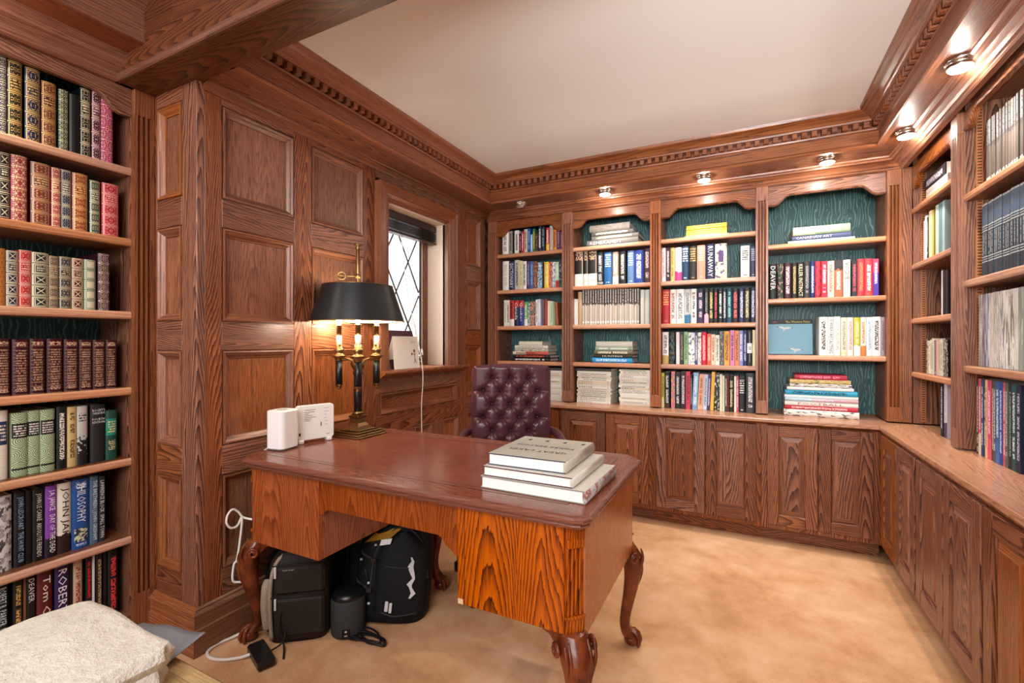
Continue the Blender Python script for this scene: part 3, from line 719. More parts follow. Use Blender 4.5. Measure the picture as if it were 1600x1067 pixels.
ROWS = {
 'L1': [
  (618,21,260,'16213f','d','d9cba6','0d0d0f','','dark book with cream gilt roundels'),
  (640,36,256,'0d0d0f','g','c9a25a','0d0d0f','','black leather book with gilt panels'),
  (683,39,255,'16213f','g','c9a25a','16213f','','navy leather book with gilt panels'),
  (725,40,229,'5a2420','g','c9a25a','3b1119','','brown leather book with gilt panels'),
  (771,28,221,'14352a','d','d9cba6','0d0d0f','','dark green book with small gilt ornaments'),
  (801,28,218,'0d0d0f','p','c9a25a','0d0d0f','','plain black book'),
  (833,31,256,'0f1a18','g','d9cba6','0d0d0f','','black leather book with gilt flowers'),
  (866,26,262,'3b1119','g','e9c3c6','3b1119','','thin maroon leather book'),
  (894,40,269,'a3224a','d','e9c3c6','8e1526','','crimson book with pink leaf pattern'),
 ],
 'L2': [
  (617,29,220,'0d0d0f','x','d9cba6','1a1a1a','','black leather book with pale frames'),
  (647,40,222,'8a1c30','d','e8d3a0','8a1c30','','crimson book with gilt weave'),
  (696,51,215,'6b2a1d','g','c8a071','4d2c1e','','brown leather book with long gilt title'),
  (749,26,212,'95203a','g','e8d3a0','95203a','','crimson leather book with medallions'),
  (776,30,214,'16213f','g','d8cfb4','16213f','','navy leather book with silver medallions'),
  (808,45,213,'8e4425','g','dcae6e','7a3418','','rust leather book with gilt panels'),
  (858,32,200,'14352a','g','d8d0a8','14352a','','green leather book with gilt frames'),
  (895,53,202,'a5132d','g','e6a79c','a5132d','','scarlet leather book with gilt frames'),
 ],
 'L3': [
  (616,18,191,'b5702f','d','3a1a0c','b5702f','','tan book with dark chevrons'),
  (636,29,188,'c9c0a2','x','16213f','16213f','','cream book with navy crossed panels'),
  (667,31,194,'b02324','g','e8b8a4','b02324','','bright red leather book'),
  (699,43,193,'c3bc9c','x','20282c','20282c','','wide cream book with dark crossed panels'),
  (743,27,186,'57493f','g','cfb88c','57493f','','grey brown leather book with gilt vines'),
  (771,35,188,'333a40','g','c4b48c','1c2228','','slate leather book with gilt ovals'),
  (807,33,189,'d6bfa0','x','5a1618','5a1618','','cream book with red lozenges'),
  (843,33,189,'a9b396','x','3c5244','c8c8a8','','sage green leather book with frames'),
  (883,37,217,'350f1c','d','d6bfae','350f1c','','dark maroon book with cream ornaments'),
 ],
 'L4': [
  (619,32,192,'3d0f17','h2','d2a98c','2c0a10','','maroon leather set volume with gilt lines'),
  (655,42,189,'3d0f17','h2','d2a98c','2c0a10','','maroon leather set volume with gilt lines'),
  (699,40,192,'3d0f17','h2','d2a98c','2c0a10','','maroon leather set volume with gilt lines'),
  (743,44,192,'3d0f17','h2','d2a98c','2c0a10','','maroon leather set volume with gilt lines'),
  (789,42,190,'3d0f17','h2','d2a98c','2c0a10','','maroon leather set volume with gilt lines'),
  (833,40,189,'3d0f17','h2','d2a98c','2c0a10','','maroon leather set volume with gilt lines'),
  (874,39,188,'3d0f17','h2','d2a98c','2c0a10','','maroon leather set volume with gilt lines'),
  (915,36,188,'3d0f17','h2','d2a98c','2c0a10','','maroon leather set volume with gilt lines'),
 ],
 'L5': [
  (620,27,232,'d4cfc0','t','e2d3c0','1d2f5c','','cream book with navy title panel'),
  (657,40,219,'c7d0b0','s','4c7a44','141414','','green swirl patterned book'),
  (698,31,221,'c7d0b0','s','4c7a44','141414','','green swirl patterned book'),
  (730,37,221,'c7d0b0','s','4c7a44','141414','','green swirl patterned book'),
  (773,28,225,'15161a','v','e4e0d4','15161a','','black book with white title in cream slipcase'),
  (803,26,222,'c9ae76','v','5a4322','c9ae76','','tan book with brown script'),
  (830,31,221,'bdb9b2','t2','15151a','15151a','','pale grey book with black photograph'),
  (871,46,220,'222226','p','e0e0e0','0d0d0f',"ROGET'S|THESAURUS||FOURTH|EDITION|||||",'black thesaurus with white lettering'),
  (918,36,191,'14493c','t','d8c890','1f8a74','','dark green book with teal title panel'),
 ],
 'L6': [
  (617,40,255,'c9c7c2','f','1a1a1a','8a8884','','black and white photographic book'),
  (662,28,255,'101216','p','8fb3cf','0d0d0f','JOHN LESCROART  THE HUNT CLUB','black book with light blue lettering'),
  (691,17,255,'0b0b0c','p','555555','0d0d0f','','plain black book'),
  (709,32,253,'0e0e0f','p','d8d4c4','0d0d0f','JOHN LE CARRÉ  ABSOLUTE FRIENDS','black book with cream lettering'),
  (742,31,256,'7d3f9e','t3','f0f0f0','141018','J.A. JANCE   DAY OF THE DEAD','purple book fading to black'),
  (774,40,256,'e2ddd2','t3','2b1a16','2b1a16','JOHN JAKES','white book with dark brown foot'),
  (815,51,258,'1c4c8e','b','dfe6ee','c8ccb0','PHILOSOPHY','wide blue book with picture panel'),
  (868,26,258,'4a6580','p','d3dde6','0d0d0f','THE BRETHREN | JOHN GRISHAM','steel blue book'),
  (896,20,251,'1c2a34','p','e2e2da','0d0d0f','LAWRENCE BLOCK  SMALL TOWN','dark slate book with white lettering'),
 ],
 'L7': [
  (619,29,327,'101319','p','c9d6da','0d0d0f','ROBERT B. PARKER  NIGHT PASSAGE','black book with pale blue lettering'),
  (660,25,316,'16130f','v','c59b58','16130f','','black book with gold lettering'),
  (686,8,308,'7a5136','p','c9a25a','0d0d0f','','thin brown book'),
  (694,23,292,'14171a','p','d9d9d4','0d0d0f','DEAVER','black book with tall white lettering'),
  (720,42,273,'5c1a1f','p','e6dfd4','0d0d0f','Tom Clancy','dark red book with white lettering'),
  (767,39,286,'2a1c4c','p','e2dcea','0d0d0f','ROBERT B.','navy and purple book with white lettering'),
  (807,12,275,'0d0d0f','p','777777','0d0d0f','','plain black book'),
  (820,27,276,'c2a58c','v','8e3330','c2a58c','','tan book with red lettering'),
  (857,18,280,'141214','v','d0182a','141214','','black book with red title'),
  (876,9,284,'d8d8d8','p','0d0d0f','0d0d0f','','thin white book'),
  (888,19,277,'171310','v','b09a68','171310','','black book with gilt lettering'),
  (910,12,273,'0b0b0c','p','444444','0d0d0f','','plain black book'),
  (924,33,269,'0f0f11','v','d8403a','0f0f11','','black book with white and red title'),
 ],
 'A1': [
  (-1745,54,188,'e6e2d8','v','777777','e6e2d8','','white hardback'),
  (-1688,30,183,'8f8d88','v','222222','8f8d88','','grey paperback'),
  (-1656,18,172,'0d0d0f','p','0d0d0f','0d0d0f','','thin black paperback'),
  (-1637,36,182,'e6e2d8','v','222222','e6e2d8','','white paperback'),
  (-1599,22,153,'1c1a1c','v','d86f93','1c1a1c','','dark paperback with pink lettering'),
  (-1576,18,168,'b3202a','v','e6e2d8','b3202a','','red paperback'),
  (-1557,30,184,'bcb9b0','v','b3202a','bcb9b0','','pale grey book with red lettering'),
  (-1525,24,187,'1d4a8c','v','7fb0d6','1d4a8c','','blue paperback'),
  (-1499,18,139,'7fb0d6','v','e6e2d8','7fb0d6','','small pale blue paperback'),
  (-1480,19,179,'2e6a35','v','dcb62f','2e6a35','','green paperback'),
  (-1459,20,139,'4d2c1e','f','b28a5a','0d0d0f','','small brown paperback'),
  (-1436,28,194,'16213f','v','e6e2d8','16213f','','navy book with white lettering'),
  (-1406,26,187,'0c1428','v','8f8d88','0c1428','','dark navy book'),
  (-1369,26,175,'b3202a','t3','e6e2d8','dcb62f','','red book with yellow foot'),
  (-1341,26,188,'bcb9b0','v','8f8d88','bcb9b0','','pale grey book'),
  (-1312,28,156,'d9792f','v','4d2c1e','dcb62f','','orange book'),
  (-1281,24,153,'4b2a5c','v','8f8d88','4b2a5c','','dark purple paperback'),
  (-1255,27,146,'7a1638','v','8f8d88','7a1638','','maroon paperback'),
 ],
 'A2': [
  (-1745,55,232,'e6e2d8','v','bcb9b0','e6e2d8','','white hardback'),
  (-1687,49,223,'16213f','p','d7dbe2','2e6a35','DICTIONARY','navy dictionary'),
  (-1637,37,235,'bcb9b0','v','3c3d3f','bcb9b0','','pale grey paperback'),
  (-1598,29,226,'d9cba6','v','b28a5a','d9cba6','','cream paperback'),
  (-1567,32,219,'e6e2d8','v','0d0d0f','e6e2d8','','white book with black lettering'),
  (-1533,29,216,'3c2b55','v','8d8cc0','3c2b55','','dark purple book'),
  (-1502,27,214,'3f5c94','v','7fb0d6','3f5c94','','blue paperback'),
  (-1473,28,212,'8a3a1e','f','4d2c1e','b28a5a','','brown paperback'),
  (-1441,38,201,'7fb0d6','f','e6e2d8','4d2c1e','','pale blue photographic paperback'),
  (-1401,11,199,'0d0d0f','p','0d0d0f','0d0d0f','','thin black book'),
  (-1387,41,201,'dcb62f','v','d9cba6','dcb62f','','yellow book'),
  (-1345,25,198,'cf8370','f','0d0d0f','b3202a','','red and black paperback'),
  (-1318,26,196,'e6e2d8','f','16213f','7fb0d6','','white and blue paperback'),
  (-1290,24,194,'bcd0b8','t3','e6e2d8','b3202a','','mint paperback with red foot'),
  (-1264,35,192,'14352a','f','8f8d88','0d0d0f','','dark green paperback'),
 ],
 'A3': [
  (-1733,23,208,'e6e2d8','v','8f8d88','e6e2d8','','white paperback'),
  (-1708,24,207,'e6e2d8','v','0d0d0f','e6e2d8','','white paperback with black lettering'),
  (-1682,40,203,'b3202a','t3','0d0d0f','e6e2d8','','red guidebook with white title'),
  (-1640,39,201,'16213f','t4','e6e2d8','b3202a','Canada','navy guidebook with red top'),
  (-1599,42,199,'1b2f7c','t4','e6e2d8','b3202a','Quebec','blue guidebook with red top'),
  (-1556,30,188,'5d9a50','t3','e6e2d8','e6e2d8','','green guidebook'),
  (-1524,20,187,'1f6d78','f','e6e2d8','bcd0b8','','teal paperback'),
  (-1502,30,190,'cf8370','f','1f6d78','3c3d3f','','multicoloured paperback'),
  (-1471,13,185,'3c3d3f','f','e6e2d8','0d0d0f','','dark thin paperback'),
  (-1456,17,201,'e6e2d8','v','16213f','e6e2d8','','thin white paperback'),
  (-1437,22,204,'c9c6da','v','e6e2d8','8d8cc0','','pale lavender paperback'),
  (-1386,25,202,'8e3328','p','0d0d0f','0d0d0f','','red brown book'),
  (-1358,22,189,'d9cba6','p','b28a5a','d9cba6','','cream paperback'),
  (-1334,21,186,'bcd0b8','v','8f8d88','bcd0b8','','pale green paperback'),
  (-1311,17,179,'8fae85','v','8f8d88','8fae85','','sage paperback'),
  (-1291,25,174,'9a5a34','p','b28a5a','b28a5a','','tan brown book'),
 ],
 'B2': [
  (-1139,65,258,'15120f','t5','b8977a','e8e4d8','','thick black and white boxed book'),
  (-1072,33,254,'15120f','t5','b8977a','e8e4d8','','slim black and white boxed book'),
  (-1036,66,252,'1a1512','t5','b8977a','e8e4d8','','broad black and white boxed book'),
  (-967,44,239,'1e1e20','v','c8c8c8','e6e2d8','','black book with white emblem'),
  (-916,56,234,'1d5c94','h','dfe8f0','1d5c94','','bright blue book'),
  (-855,41,232,'b59a84','t3','e6e2d8','e6e2d8','','white book with portrait'),
  (-806,46,233,'171518','v','c9c5bd','0d0d0f','','black book with white script'),
  (-749,45,231,'5c7da6','h','c8d4e4','5c7da6','','pale blue book'),
  (-702,64,231,'1c3d8c','v','dfe4ee','1c3d8c','','royal blue book'),
  (-634,41,238,'3a1c22','v','d8b8b0','3a1c22','','dark maroon book'),
 ],
 'B3': [
  (-1145,16,194,'e6e2d8','p','8f8d88','8f8d88','','thin white booklet'),
  (-1129,15,193,'dfe4da','p','8f8d88','8f8d88','','thin pale booklet'),
  (-1113,30,244,'b89470','p','4d2c1e','4d2c1e','','tan folder'),
  (-1081,18,262,'4a4441','m','b8b4ac','b9ac9a','','thin grey and cream magazine'),
  (-1062,18,261,'3b3530','m','d2c8bc','c7b9a8','','thin grey and cream magazine'),
  (-1043,17,261,'5b544e','m','b8b4ac','aaa296','','thin grey and cream magazine'),
  (-1024,17,260,'574638','m','d2c8bc','cdbfb2','','thin grey and cream magazine'),
  (-1006,18,259,'35302e','m','b8b4ac','b9ac9a','','thin grey and cream magazine'),
  (-987,17,259,'4a4441','m','d2c8bc','c7b9a8','','thin grey and cream magazine'),
  (-969,18,258,'3b3530','m','b8b4ac','aaa296','','thin grey and cream magazine'),
  (-950,17,258,'5b544e','m','d2c8bc','cdbfb2','','thin grey and cream magazine'),
  (-932,17,257,'574638','m','b8b4ac','b9ac9a','','thin grey and cream magazine'),
  (-913,17,256,'35302e','m','d2c8bc','c7b9a8','','thin grey and cream magazine'),
  (-895,17,256,'4a4441','m','b8b4ac','aaa296','','thin grey and cream magazine'),
  (-877,17,255,'3b3530','m','d2c8bc','cdbfb2','','thin grey and cream magazine'),
  (-859,17,255,'5b544e','m','b8b4ac','b9ac9a','','thin grey and cream magazine'),
  (-841,17,254,'574638','m','d2c8bc','c7b9a8','','thin grey and cream magazine'),
  (-823,16,253,'35302e','m','b8b4ac','aaa296','','thin grey and cream magazine'),
  (-806,17,253,'4a4441','m','d2c8bc','cdbfb2','','thin grey and cream magazine'),
  (-788,17,252,'3b3530','m','b8b4ac','b9ac9a','','thin grey and cream magazine'),
  (-770,16,252,'5b544e','m','d2c8bc','c7b9a8','','thin grey and cream magazine'),
  (-753,16,251,'574638','m','b8b4ac','aaa296','','thin grey and cream magazine'),
  (-736,17,251,'35302e','m','d2c8bc','cdbfb2','','thin grey and cream magazine'),
  (-718,16,250,'4a4441','m','b8b4ac','b9ac9a','','thin grey and cream magazine'),
  (-701,16,249,'3b3530','m','d2c8bc','c7b9a8','','thin grey and cream magazine'),
  (-684,16,249,'5b544e','m','b8b4ac','aaa296','','thin grey and cream magazine'),
  (-666,7,245,'3c3d3f','p','0d0d0f','0d0d0f','','thin charcoal binder'),
  (-658,26,239,'c4c4b8','p','8f8d88','8f8d88','','pale grey slipcase'),
  (-631,33,238,'b9bab0','p','8f8d88','8f8d88','','grey slipcase'),
 ],
 'C2': [
  (-517,27,231,'ddd6d2','v','c46a74','e6e2d8','','white book with pink lettering'),
  (-488,26,231,'301018','v','d8c8c8','0d0d0f','','dark red paperback'),
  (-460,29,228,'c4b070','v','8a7238','c4b070','','mustard book'),
  (-430,43,225,'ded8d4','t3','999999','e0397c','','white book with bright pink foot'),
  (-386,44,231,'123250','h','d6e0e8','0d2036','','navy book with white bands'),
  (-339,46,226,'1c1a18','h','b79b5a','1c1a18','','black book with gold lettering'),
  (-291,51,227,'cf8772','h','e0b0a0','cf8772','','salmon book'),
  (-235,51,231,'1c2044','p','d2d2cc','1d3a80','RUNAWAY','navy book with silver title'),
  (-181,69,227,'d6d2b8','f2','4b2a5c','9aa58c','','wide cream patterned book'),
  (-31,50,200,'e2dfda','h','444444','e6e2d8','','white book standing apart'),
  (24,28,190,'2a2f48','h','9aa0b8','2a2f48','','navy book'),
 ],
 'C3': [
  (-514,51,232,'a31820','h','e8a060','a31820','','deep red book'),
  (-461,38,230,'e4ded6','v','8e2630','e6e2d8','','white book with red and black title'),
  (-421,51,230,'e2e0da','v','555555','e6e2d8','','wide white book'),
  (-368,38,227,'b9b9b6','t3','555555','2f6f94','','grey and blue book'),
  (-329,35,228,'e4e1da','v','333333','e6e2d8','','white book with black script'),
  (-290,41,223,'1c2138','v','cdb0c8','4b2a6c','','navy book with pink lettering'),
  (-248,28,224,'1c1a1e','t3','777777','e2aab8','','black book with pink foot'),
  (-219,29,224,'17140f','v','d8c878','0d0d0f','','black book with yellow lettering'),
  (-189,24,223,'141012','v','d04a50','0d0d0f','','black book with red lettering'),
  (-162,25,224,'18222e','v','dcdcd4','0d0d0f','','dark slate book'),
  (-136,22,222,'0f1822','v','dcdcd4','0d0d0f','','black book with white lettering'),
  (-112,30,221,'14405a','v','8ac0b0','0e2a44','','teal blue book'),
  (-81,38,219,'160d10','v','d2606c','0d0d0f','','black book with broad red title'),
  (-41,29,220,'1e2850','v','d2d2da','4a4a80','','navy book with white title'),
  (-11,33,222,'2c261c','v','d8cfa0','0d0d0f','','dark brown book with cream title'),
  (24,29,222,'222840','v','c8ccd8','0d0d0f','','dark blue book'),
 ],
 'C4': [
  (-511,40,217,'dedad4','t3','555555','b8975a','','white book with gold label'),
  (-467,36,216,'16161a','f','2a6a80','6a5a20','','black book'),
  (-423,23,216,'dcd2d2','p','0d0d0f','0d0d0f','','plain pinkish white book'),
  (-399,25,218,'2a211e','v','8a7a6a','0d0d0f','','dark brown paperback'),
  (-373,27,218,'8aae80','v','3c5a3c','8aae80','','sage green book'),
  (-345,41,213,'d6d6d4','f','1f5d7c','e6e2d8','','white and blue book'),
  (-303,15,213,'3a4a7c','v','e6e2d8','16213f','','navy paperback'),
  (-287,22,213,'c9c6c4','f','2a2a30','e6e2d8','','white and black paperback'),
  (-264,32,215,'c01838','v','e8b0b4','c01838','','bright red book'),
  (-230,25,204,'d8593c','v','f0c8b8','d8593c','','coral paperback'),
  (-204,22,200,'d6cba8','v','a02028','d6cba8','','cream paperback'),
  (-181,26,195,'d6d4c4','v','555555','e6e2d8','','short pale paperback'),
  (-154,24,220,'4c3c34','f','b0987c','2c6a80','','brown paperback'),
  (-129,34,220,'dc9c48','v','5a3a14','e0b070','','amber book'),
  (-93,26,226,'c878a8','v','3a1a2c','c878a8','','pink paperback'),
  (-66,25,223,'d9804c','v','5a2c14','d9804c','','orange paperback'),
  (-40,22,223,'8486bc','v','e0e0f0','8486bc','','lavender paperback'),
  (-17,21,223,'1c2a5c','v','c0c8e0','1c2a5c','','navy book'),
  (5,28,223,'1c1c1e','b2','e6e2d8','e8e6e0','','black book with white label'),
  (35,19,226,'d2cba4','p','0d0d0f','0d0d0f','','cream book'),
 ],
 'C5': [
  (-518,19,236,'c8b838','t3','0d0d0f','d2c890','','yellow paperback'),
  (-497,33,244,'131214','v','cfcfcf','8e1a28','','black paperback with white title'),
  (-455,24,247,'d0688c','f','e8b840','5aa090','','pink multicoloured paperback'),
  (-428,31,239,'151316','v','d2cec8','0d0d0f','','black paperback with script'),
  (-394,32,247,'2a1420','v','d4ccd0','0d0d0f','','dark maroon paperback'),
  (-361,28,250,'c43a50','v','5a1020','c43a50','','crimson paperback'),
  (-332,11,229,'141416','v','aaaaaa','0d0d0f','','thin black paperback'),
  (-319,32,244,'8aaed2','v','d8e4f0','3a4a90','','light blue paperback'),
  (-285,31,235,'d8a084','v','8a5a44','e0c8a0','','peach paperback'),
  (-253,25,234,'b4c4d8','v','6a7a94','e0e0d8','','pale blue paperback'),
  (-227,18,232,'3c2c64','v','c8c0d8','2a2030','','purple paperback'),
  (-208,21,252,'d8a840','p','0d0d0f','0d0d0f','','amber paperback'),
  (-185,30,244,'2c2c2a','f','d8d4c4','0d0d0f','','black and white paperback'),
  (-154,15,239,'d6d4c0','p','0d0d0f','0d0d0f','','pale paperback'),
  (-138,13,231,'cdc9a8','p','0d0d0f','0d0d0f','','cream paperback'),
  (-124,15,236,'141416','v','c8c4bc','1c5a70','','black paperback'),
  (-108,7,234,'7a2018','p','0d0d0f','0d0d0f','','thin dark red paperback'),
  (-100,29,233,'16130f','v','c8ba90','0d0d0f','','black book with cream script'),
  (-70,14,229,'dcd4c8','p','0d0d0f','0d0d0f','','thin white paperback'),
  (-55,11,230,'c84a70','v','f0d0d8','c84a70','','thin pink paperback'),
  (-43,36,222,'26262a','h','dcd8d4','0d0d0f','','charcoal book with white lettering'),
  (-1,48,252,'3a3c40','v','d8d4d4','3a3c40','','broad charcoal book'),
 ],
 'D2': [
  (127,41,218,'17161a','p','d8d8d2','b04848','DEAVER','black novel with tall white lettering'),
  (172,31,218,'22281f','f','c88a8a','3a5c38','','black and green novel'),
  (207,39,220,'35131f','v','d2c8cc','35131f','','maroon novel'),
  (249,27,218,'1a1610','v','bfa668','0d0d0f','','black novel with gold lettering'),
  (278,33,218,'1c1810','p','d8d2a8','8c6a50','KILLER INSTINCT','black novel with cream lettering'),
  (312,31,220,'2c2c2e','v','909090','3c3d3f','','charcoal novel'),
  (344,23,218,'14285c','v','c8d4e8','16213f','','navy novel'),
  (368,30,216,'c8283c','f','2a2420','c8283c','','red and black patterned book'),
  (400,30,216,'c01c38','v','f0d4d8','c01c38','','red paperback with white title'),
  (431,32,214,'dcccb0','v','b85a50','dcccb0','','cream paperback with red title'),
  (464,39,216,'d8623c','t4','f0d8c8','2c2628','','orange paperback with photo top'),
  (507,34,215,'dcd6c8','p','1c1c1c','e6e2d8','VOGUE','cream book with black title'),
  (547,27,208,'1a1a20','v','c85060','22343c','','black paperback with red lettering'),
  (575,34,215,'cc3440','v','e08050','cc3440','','red hardback with orange lettering'),
  (610,36,214,'d03c44','v','f4dcd8','d86058','','red hardback with white lettering'),
  (647,26,210,'cc3c64','t6','d8c8e8','4a2c98','','pink and violet paperback'),
 ],
 'D3': [
  (389,42,229,'e6e4de','v','2a2a2a','e6e2d8','','white book with black script title'),
  (432,28,228,'e4e2dc','p','2a2a2a','e6e2d8','SUPERFORECASTING','white book with tall black title'),
  (461,32,229,'e6e4e0','v','aaaaaa','e6e2d8','','white book with faint grey title'),
  (495,29,223,'dcd8bc','v','888888','dcb62f','','cream book'),
  (525,30,223,'e0d2d0','v','b09090','e6e2d8','','pinkish white book'),
  (557,32,222,'b5b23a','t3','d8d8a8','e8e6dc','','olive yellow and white book'),
  (590,26,223,'e4dcd0','t3','c8693c','cc7a3c','','white and orange book'),
  (617,26,222,'e2e4e2','v','7aa0c0','e6e2d8','','white book with pale blue title'),
  (644,39,224,'e4e2e0','v','333333','e6e2d8','','wide white book with black emblem'),
  (684,18,222,'8f8088','v','4a3a40','8f8088','','mauve grey book'),
 ],
}
# ------------------------------------------------------------------ books
def book_geo(t, h, d, soft):
    """cover (spine towards -Y, UV on the spine) and page block."""
    b = .0008 if soft else min(.003, t*.12)
    sag = 0.0 if soft else min(.006, t*.14)
    n = 2 if soft else 6
    sp = [(t*i/n, -sag*(1-(2*i/n-1)**2)) for i in range(n+1)]
    sp[0] = (0, .0015); sp[-1] = (t, .0015)
    if soft: sp = [(0, .0012), (t*.08, 0), (t*.92, 0), (t, .0012)]
    return sp, b
class Book: pass
def make_book(fr_loc, rot, t, h, d, base, style, ink, alt, title, label, cat, group, soft=False, name='book', pages=True):
    sp, b = book_geo(t, h, d, soft)
    outer = sp+[(t, d), (0, d)]; n = len(outer)
    V = [(x, y, 0) for x, y in outer]+[(x, y, h) for x, y in outer]; F = []; UV = []; ns = len(sp)
    for i in range(n):
        j = (i+1) % n
        if i == n-2 and pages: continue                              # fore edge is the page block
        F.append((i, j, n+j, n+i))
        if i < ns-1: UV += [(sp[i][0]/t, 0), (sp[j][0]/t, 0), (sp[j][0]/t, 1), (sp[i][0]/t, 1)]
        else: UV += [(-1, 0)]*4
    # cover board edges, top and bottom
    inner = [(b, .004), (t-b, .004), (t-b, d), (b, d)]; k = len(V)
    V += [(x, y, 0) for x, y in inner]+[(x, y, h) for x, y in inner]
    for zo, io in ((0, k), (n, k+4)):
        fs = [(zo+n-1, io+0, io+3), ] 
        F.append((zo+n-1, zo+0, io+0, io+3)); UV += [(-1, 0)]*4
        F.append((zo+ns-1, zo+ns, io+2, io+1)); UV += [(-1, 0)]*4
        F.append(tuple([zo+q for q in range(ns)]+[io+1, io+0])); UV += [(-1, 0)]*(ns+2)
    for a, c_ in ((0, 3), (1, 2)):
        F.append((k+a, k+c_, k+4+c_, k+4+a)); UV += [(-1, 0)]*4
    me = bpy.data.meshes.new(name); me.from_pydata(V, [], F)
    uvl = me.uv_layers.new(name='UVMap'); uvl.data.foreach_set('uv', [c for p in UV for c in p])
    me.materials.append(BM(style))
    o = bpy.data.objects.new(name, me); COL.objects.link(o)
    o.location = fr_loc; o.rotation_euler = rot
    o['base'] = lin(base); o['ink'] = lin(ink); o['alt'] = lin(alt)
    tag(o, label, cat, group)
    if pages:
        g = .0003 if soft else .003
        p = bpy.data.meshes.new('page_block')
        x0, x1, y0, y1, z0, z1 = b+.0001, t-b-.0001, .0045, d-g, g, h-g
        p.from_pydata([(x0, y0, z0), (x1, y0, z0), (x1, y1, z0), (x0, y1, z0), (x0, y0, z1), (x1, y0, z1), (x1, y1, z1), (x0, y1, z1)], [],
                      [(0, 3, 2, 1), (4, 5, 6, 7), (0, 1, 5, 4), (1, 2, 6, 5), (2, 3, 7, 6), (3, 0, 4, 7)])
        p.materials.append(PAPER); po = bpy.data.objects.new('page_block', p); COL.objects.link(po); po.parent = o
    if title: add_title(o, title, t, h, ink, min(y for x, y in sp)-.0006)
    return o
_ink = {}
def ink_mat(hexc):
    if hexc not in _ink: _ink[hexc] = plain('print_'+str(len(_ink)), hexc, .5)
    return _ink[hexc]
def add_title(o, title, t, h, ink, y):
    me = bpy.data.meshes.new('title')
    if '||' in title or '\n' in title:
        parts = [p for p in title.split('|')]
        V = []; F = []; rows = len(parts); top = h*.93; rh = h*.052
        for i, s_ in enumerate(parts):
            if not s_: continue
            vs, fs = text_mesh(s_, t*.84, rh*.72); zc = top-rh*(i+.5); bse = len(V)
            V += [(x+t/2, y, z+zc) for x, z in vs]; F += [[bse+k for k in f] for f in fs]
    else:
        tall = min(t*.62, .03); L = min(h*.86, len(title)*tall*.95); 
        if len(title) > 14: L = h*.88
        if title == 'PHILOSOPHY': L = h*.55; tall = t*.5
        vs, fs = text_mesh(title, L, tall)
        zc = h*.93-L/2 if len(title) < 14 else h*.5
        V = [(t/2+b, y, zc-a) for a, b in vs]; F = fs
    me.from_pydata(V, [], F); me.materials.append(ink_mat(ink))
    q = bpy.data.objects.new('title', me); COL.objects.link(q); q.parent = o; return q
SHELF = {'L1': (1.887, 'left bookcase top shelf'), 'L2': (1.605, "left bookcase second shelf"), 'L3': (1.315, 'left bookcase third shelf'), 'L4': (1.014, 'left bookcase fourth shelf'),
 'L5': (.732, 'left bookcase fifth shelf'), 'L6': (.421, 'left bookcase sixth shelf'), 'L7': (.105, 'left bookcase bottom shelf'),
 'A1': (1.885, 'top shelf, leftmost back bay'), 'A2': (1.60, 'second shelf, leftmost back bay'), 'A3': (1.314, 'third shelf, leftmost back bay'),
 'B2': (1.60, 'second shelf, second back bay'), 'B3': (1.314, 'third shelf, second back bay'),
 'C2': (1.60, 'second shelf, third back bay'), 'C3': (1.314, 'third shelf, third back bay'), 'C4': (1.04, 'fourth shelf, third back bay'), 'C5': (.742, 'counter, third back bay'),
 'D2': (1.455, 'second shelf, rightmost back bay'), 'D3': (1.111, 'third shelf, rightmost back bay')}
CEILS = {'L7': .385, 'C5': 1.005, 'L6': .695}
LEAN = {('C5', 7): 2.6, ('C5', 8): 3.2, ('C5', 9): 2.4, ('C5', 10): 2, ('C5', 11): 2.5, ('A3', 15): -3.5, ('A3', 14): -2.0}
for key, row in ROWS.items():
    z, where = SHELF[key]; n = len(row); lim = CEILS.get(key, 9)
    for i, (u0, t, h, base, style, ink, alt, title, desc) in enumerate(row):
        u0, t, h = u0/1000, t/1000, min(h/1000, lim-z)
        nxt = row[i+1][0]/1000 if i+1 < n else 9
        t = min(t, nxt-u0-.0006)
        mag = style == 'm'
        if title and style in ('t3', 't4'): style += 'n'
        soft = mag or 'paperback' in desc or 'booklet' in desc
        d = (.165+.02*random.random()) if key[0] == 'L' else (.17+.03*random.random())
        label = '%s, %s from left, %s' % (desc, ORD[i], where)
        back = random.uniform(0, .006)
        if key[0] == 'L':
            set_ = {'L1': .025, 'L2': .02, 'L3': .02, 'L4': .035}.get(key, .045)
            loc = (XB-set_-back, u0, z+.0005); rot = (0, 0, PI/2)
        else: loc = (u0, 3.305+back, z+.0005); rot = (0, math.radians(LEAN.get((key, i), 0)), 0)
        if (key, i) in LEAN and LEAN[(key, i)] < 0: loc = (loc[0], loc[1], loc[2]+t*math.sin(math.radians(-LEAN[(key, i)]))*0+.0005)
        if (key, i) in LEAN and LEAN[(key, i)] > 0: loc = (loc[0]-.004, loc[1], loc[2]+t*math.sin(math.radians(LEAN[(key, i)])))
        make_book(loc, rot, t, h, d, base, style, ink, alt, title, label, 'magazine' if mag else 'book', ('magazines on the ' if mag else 'books on the ')+where, soft, 'magazine' if mag else 'book')
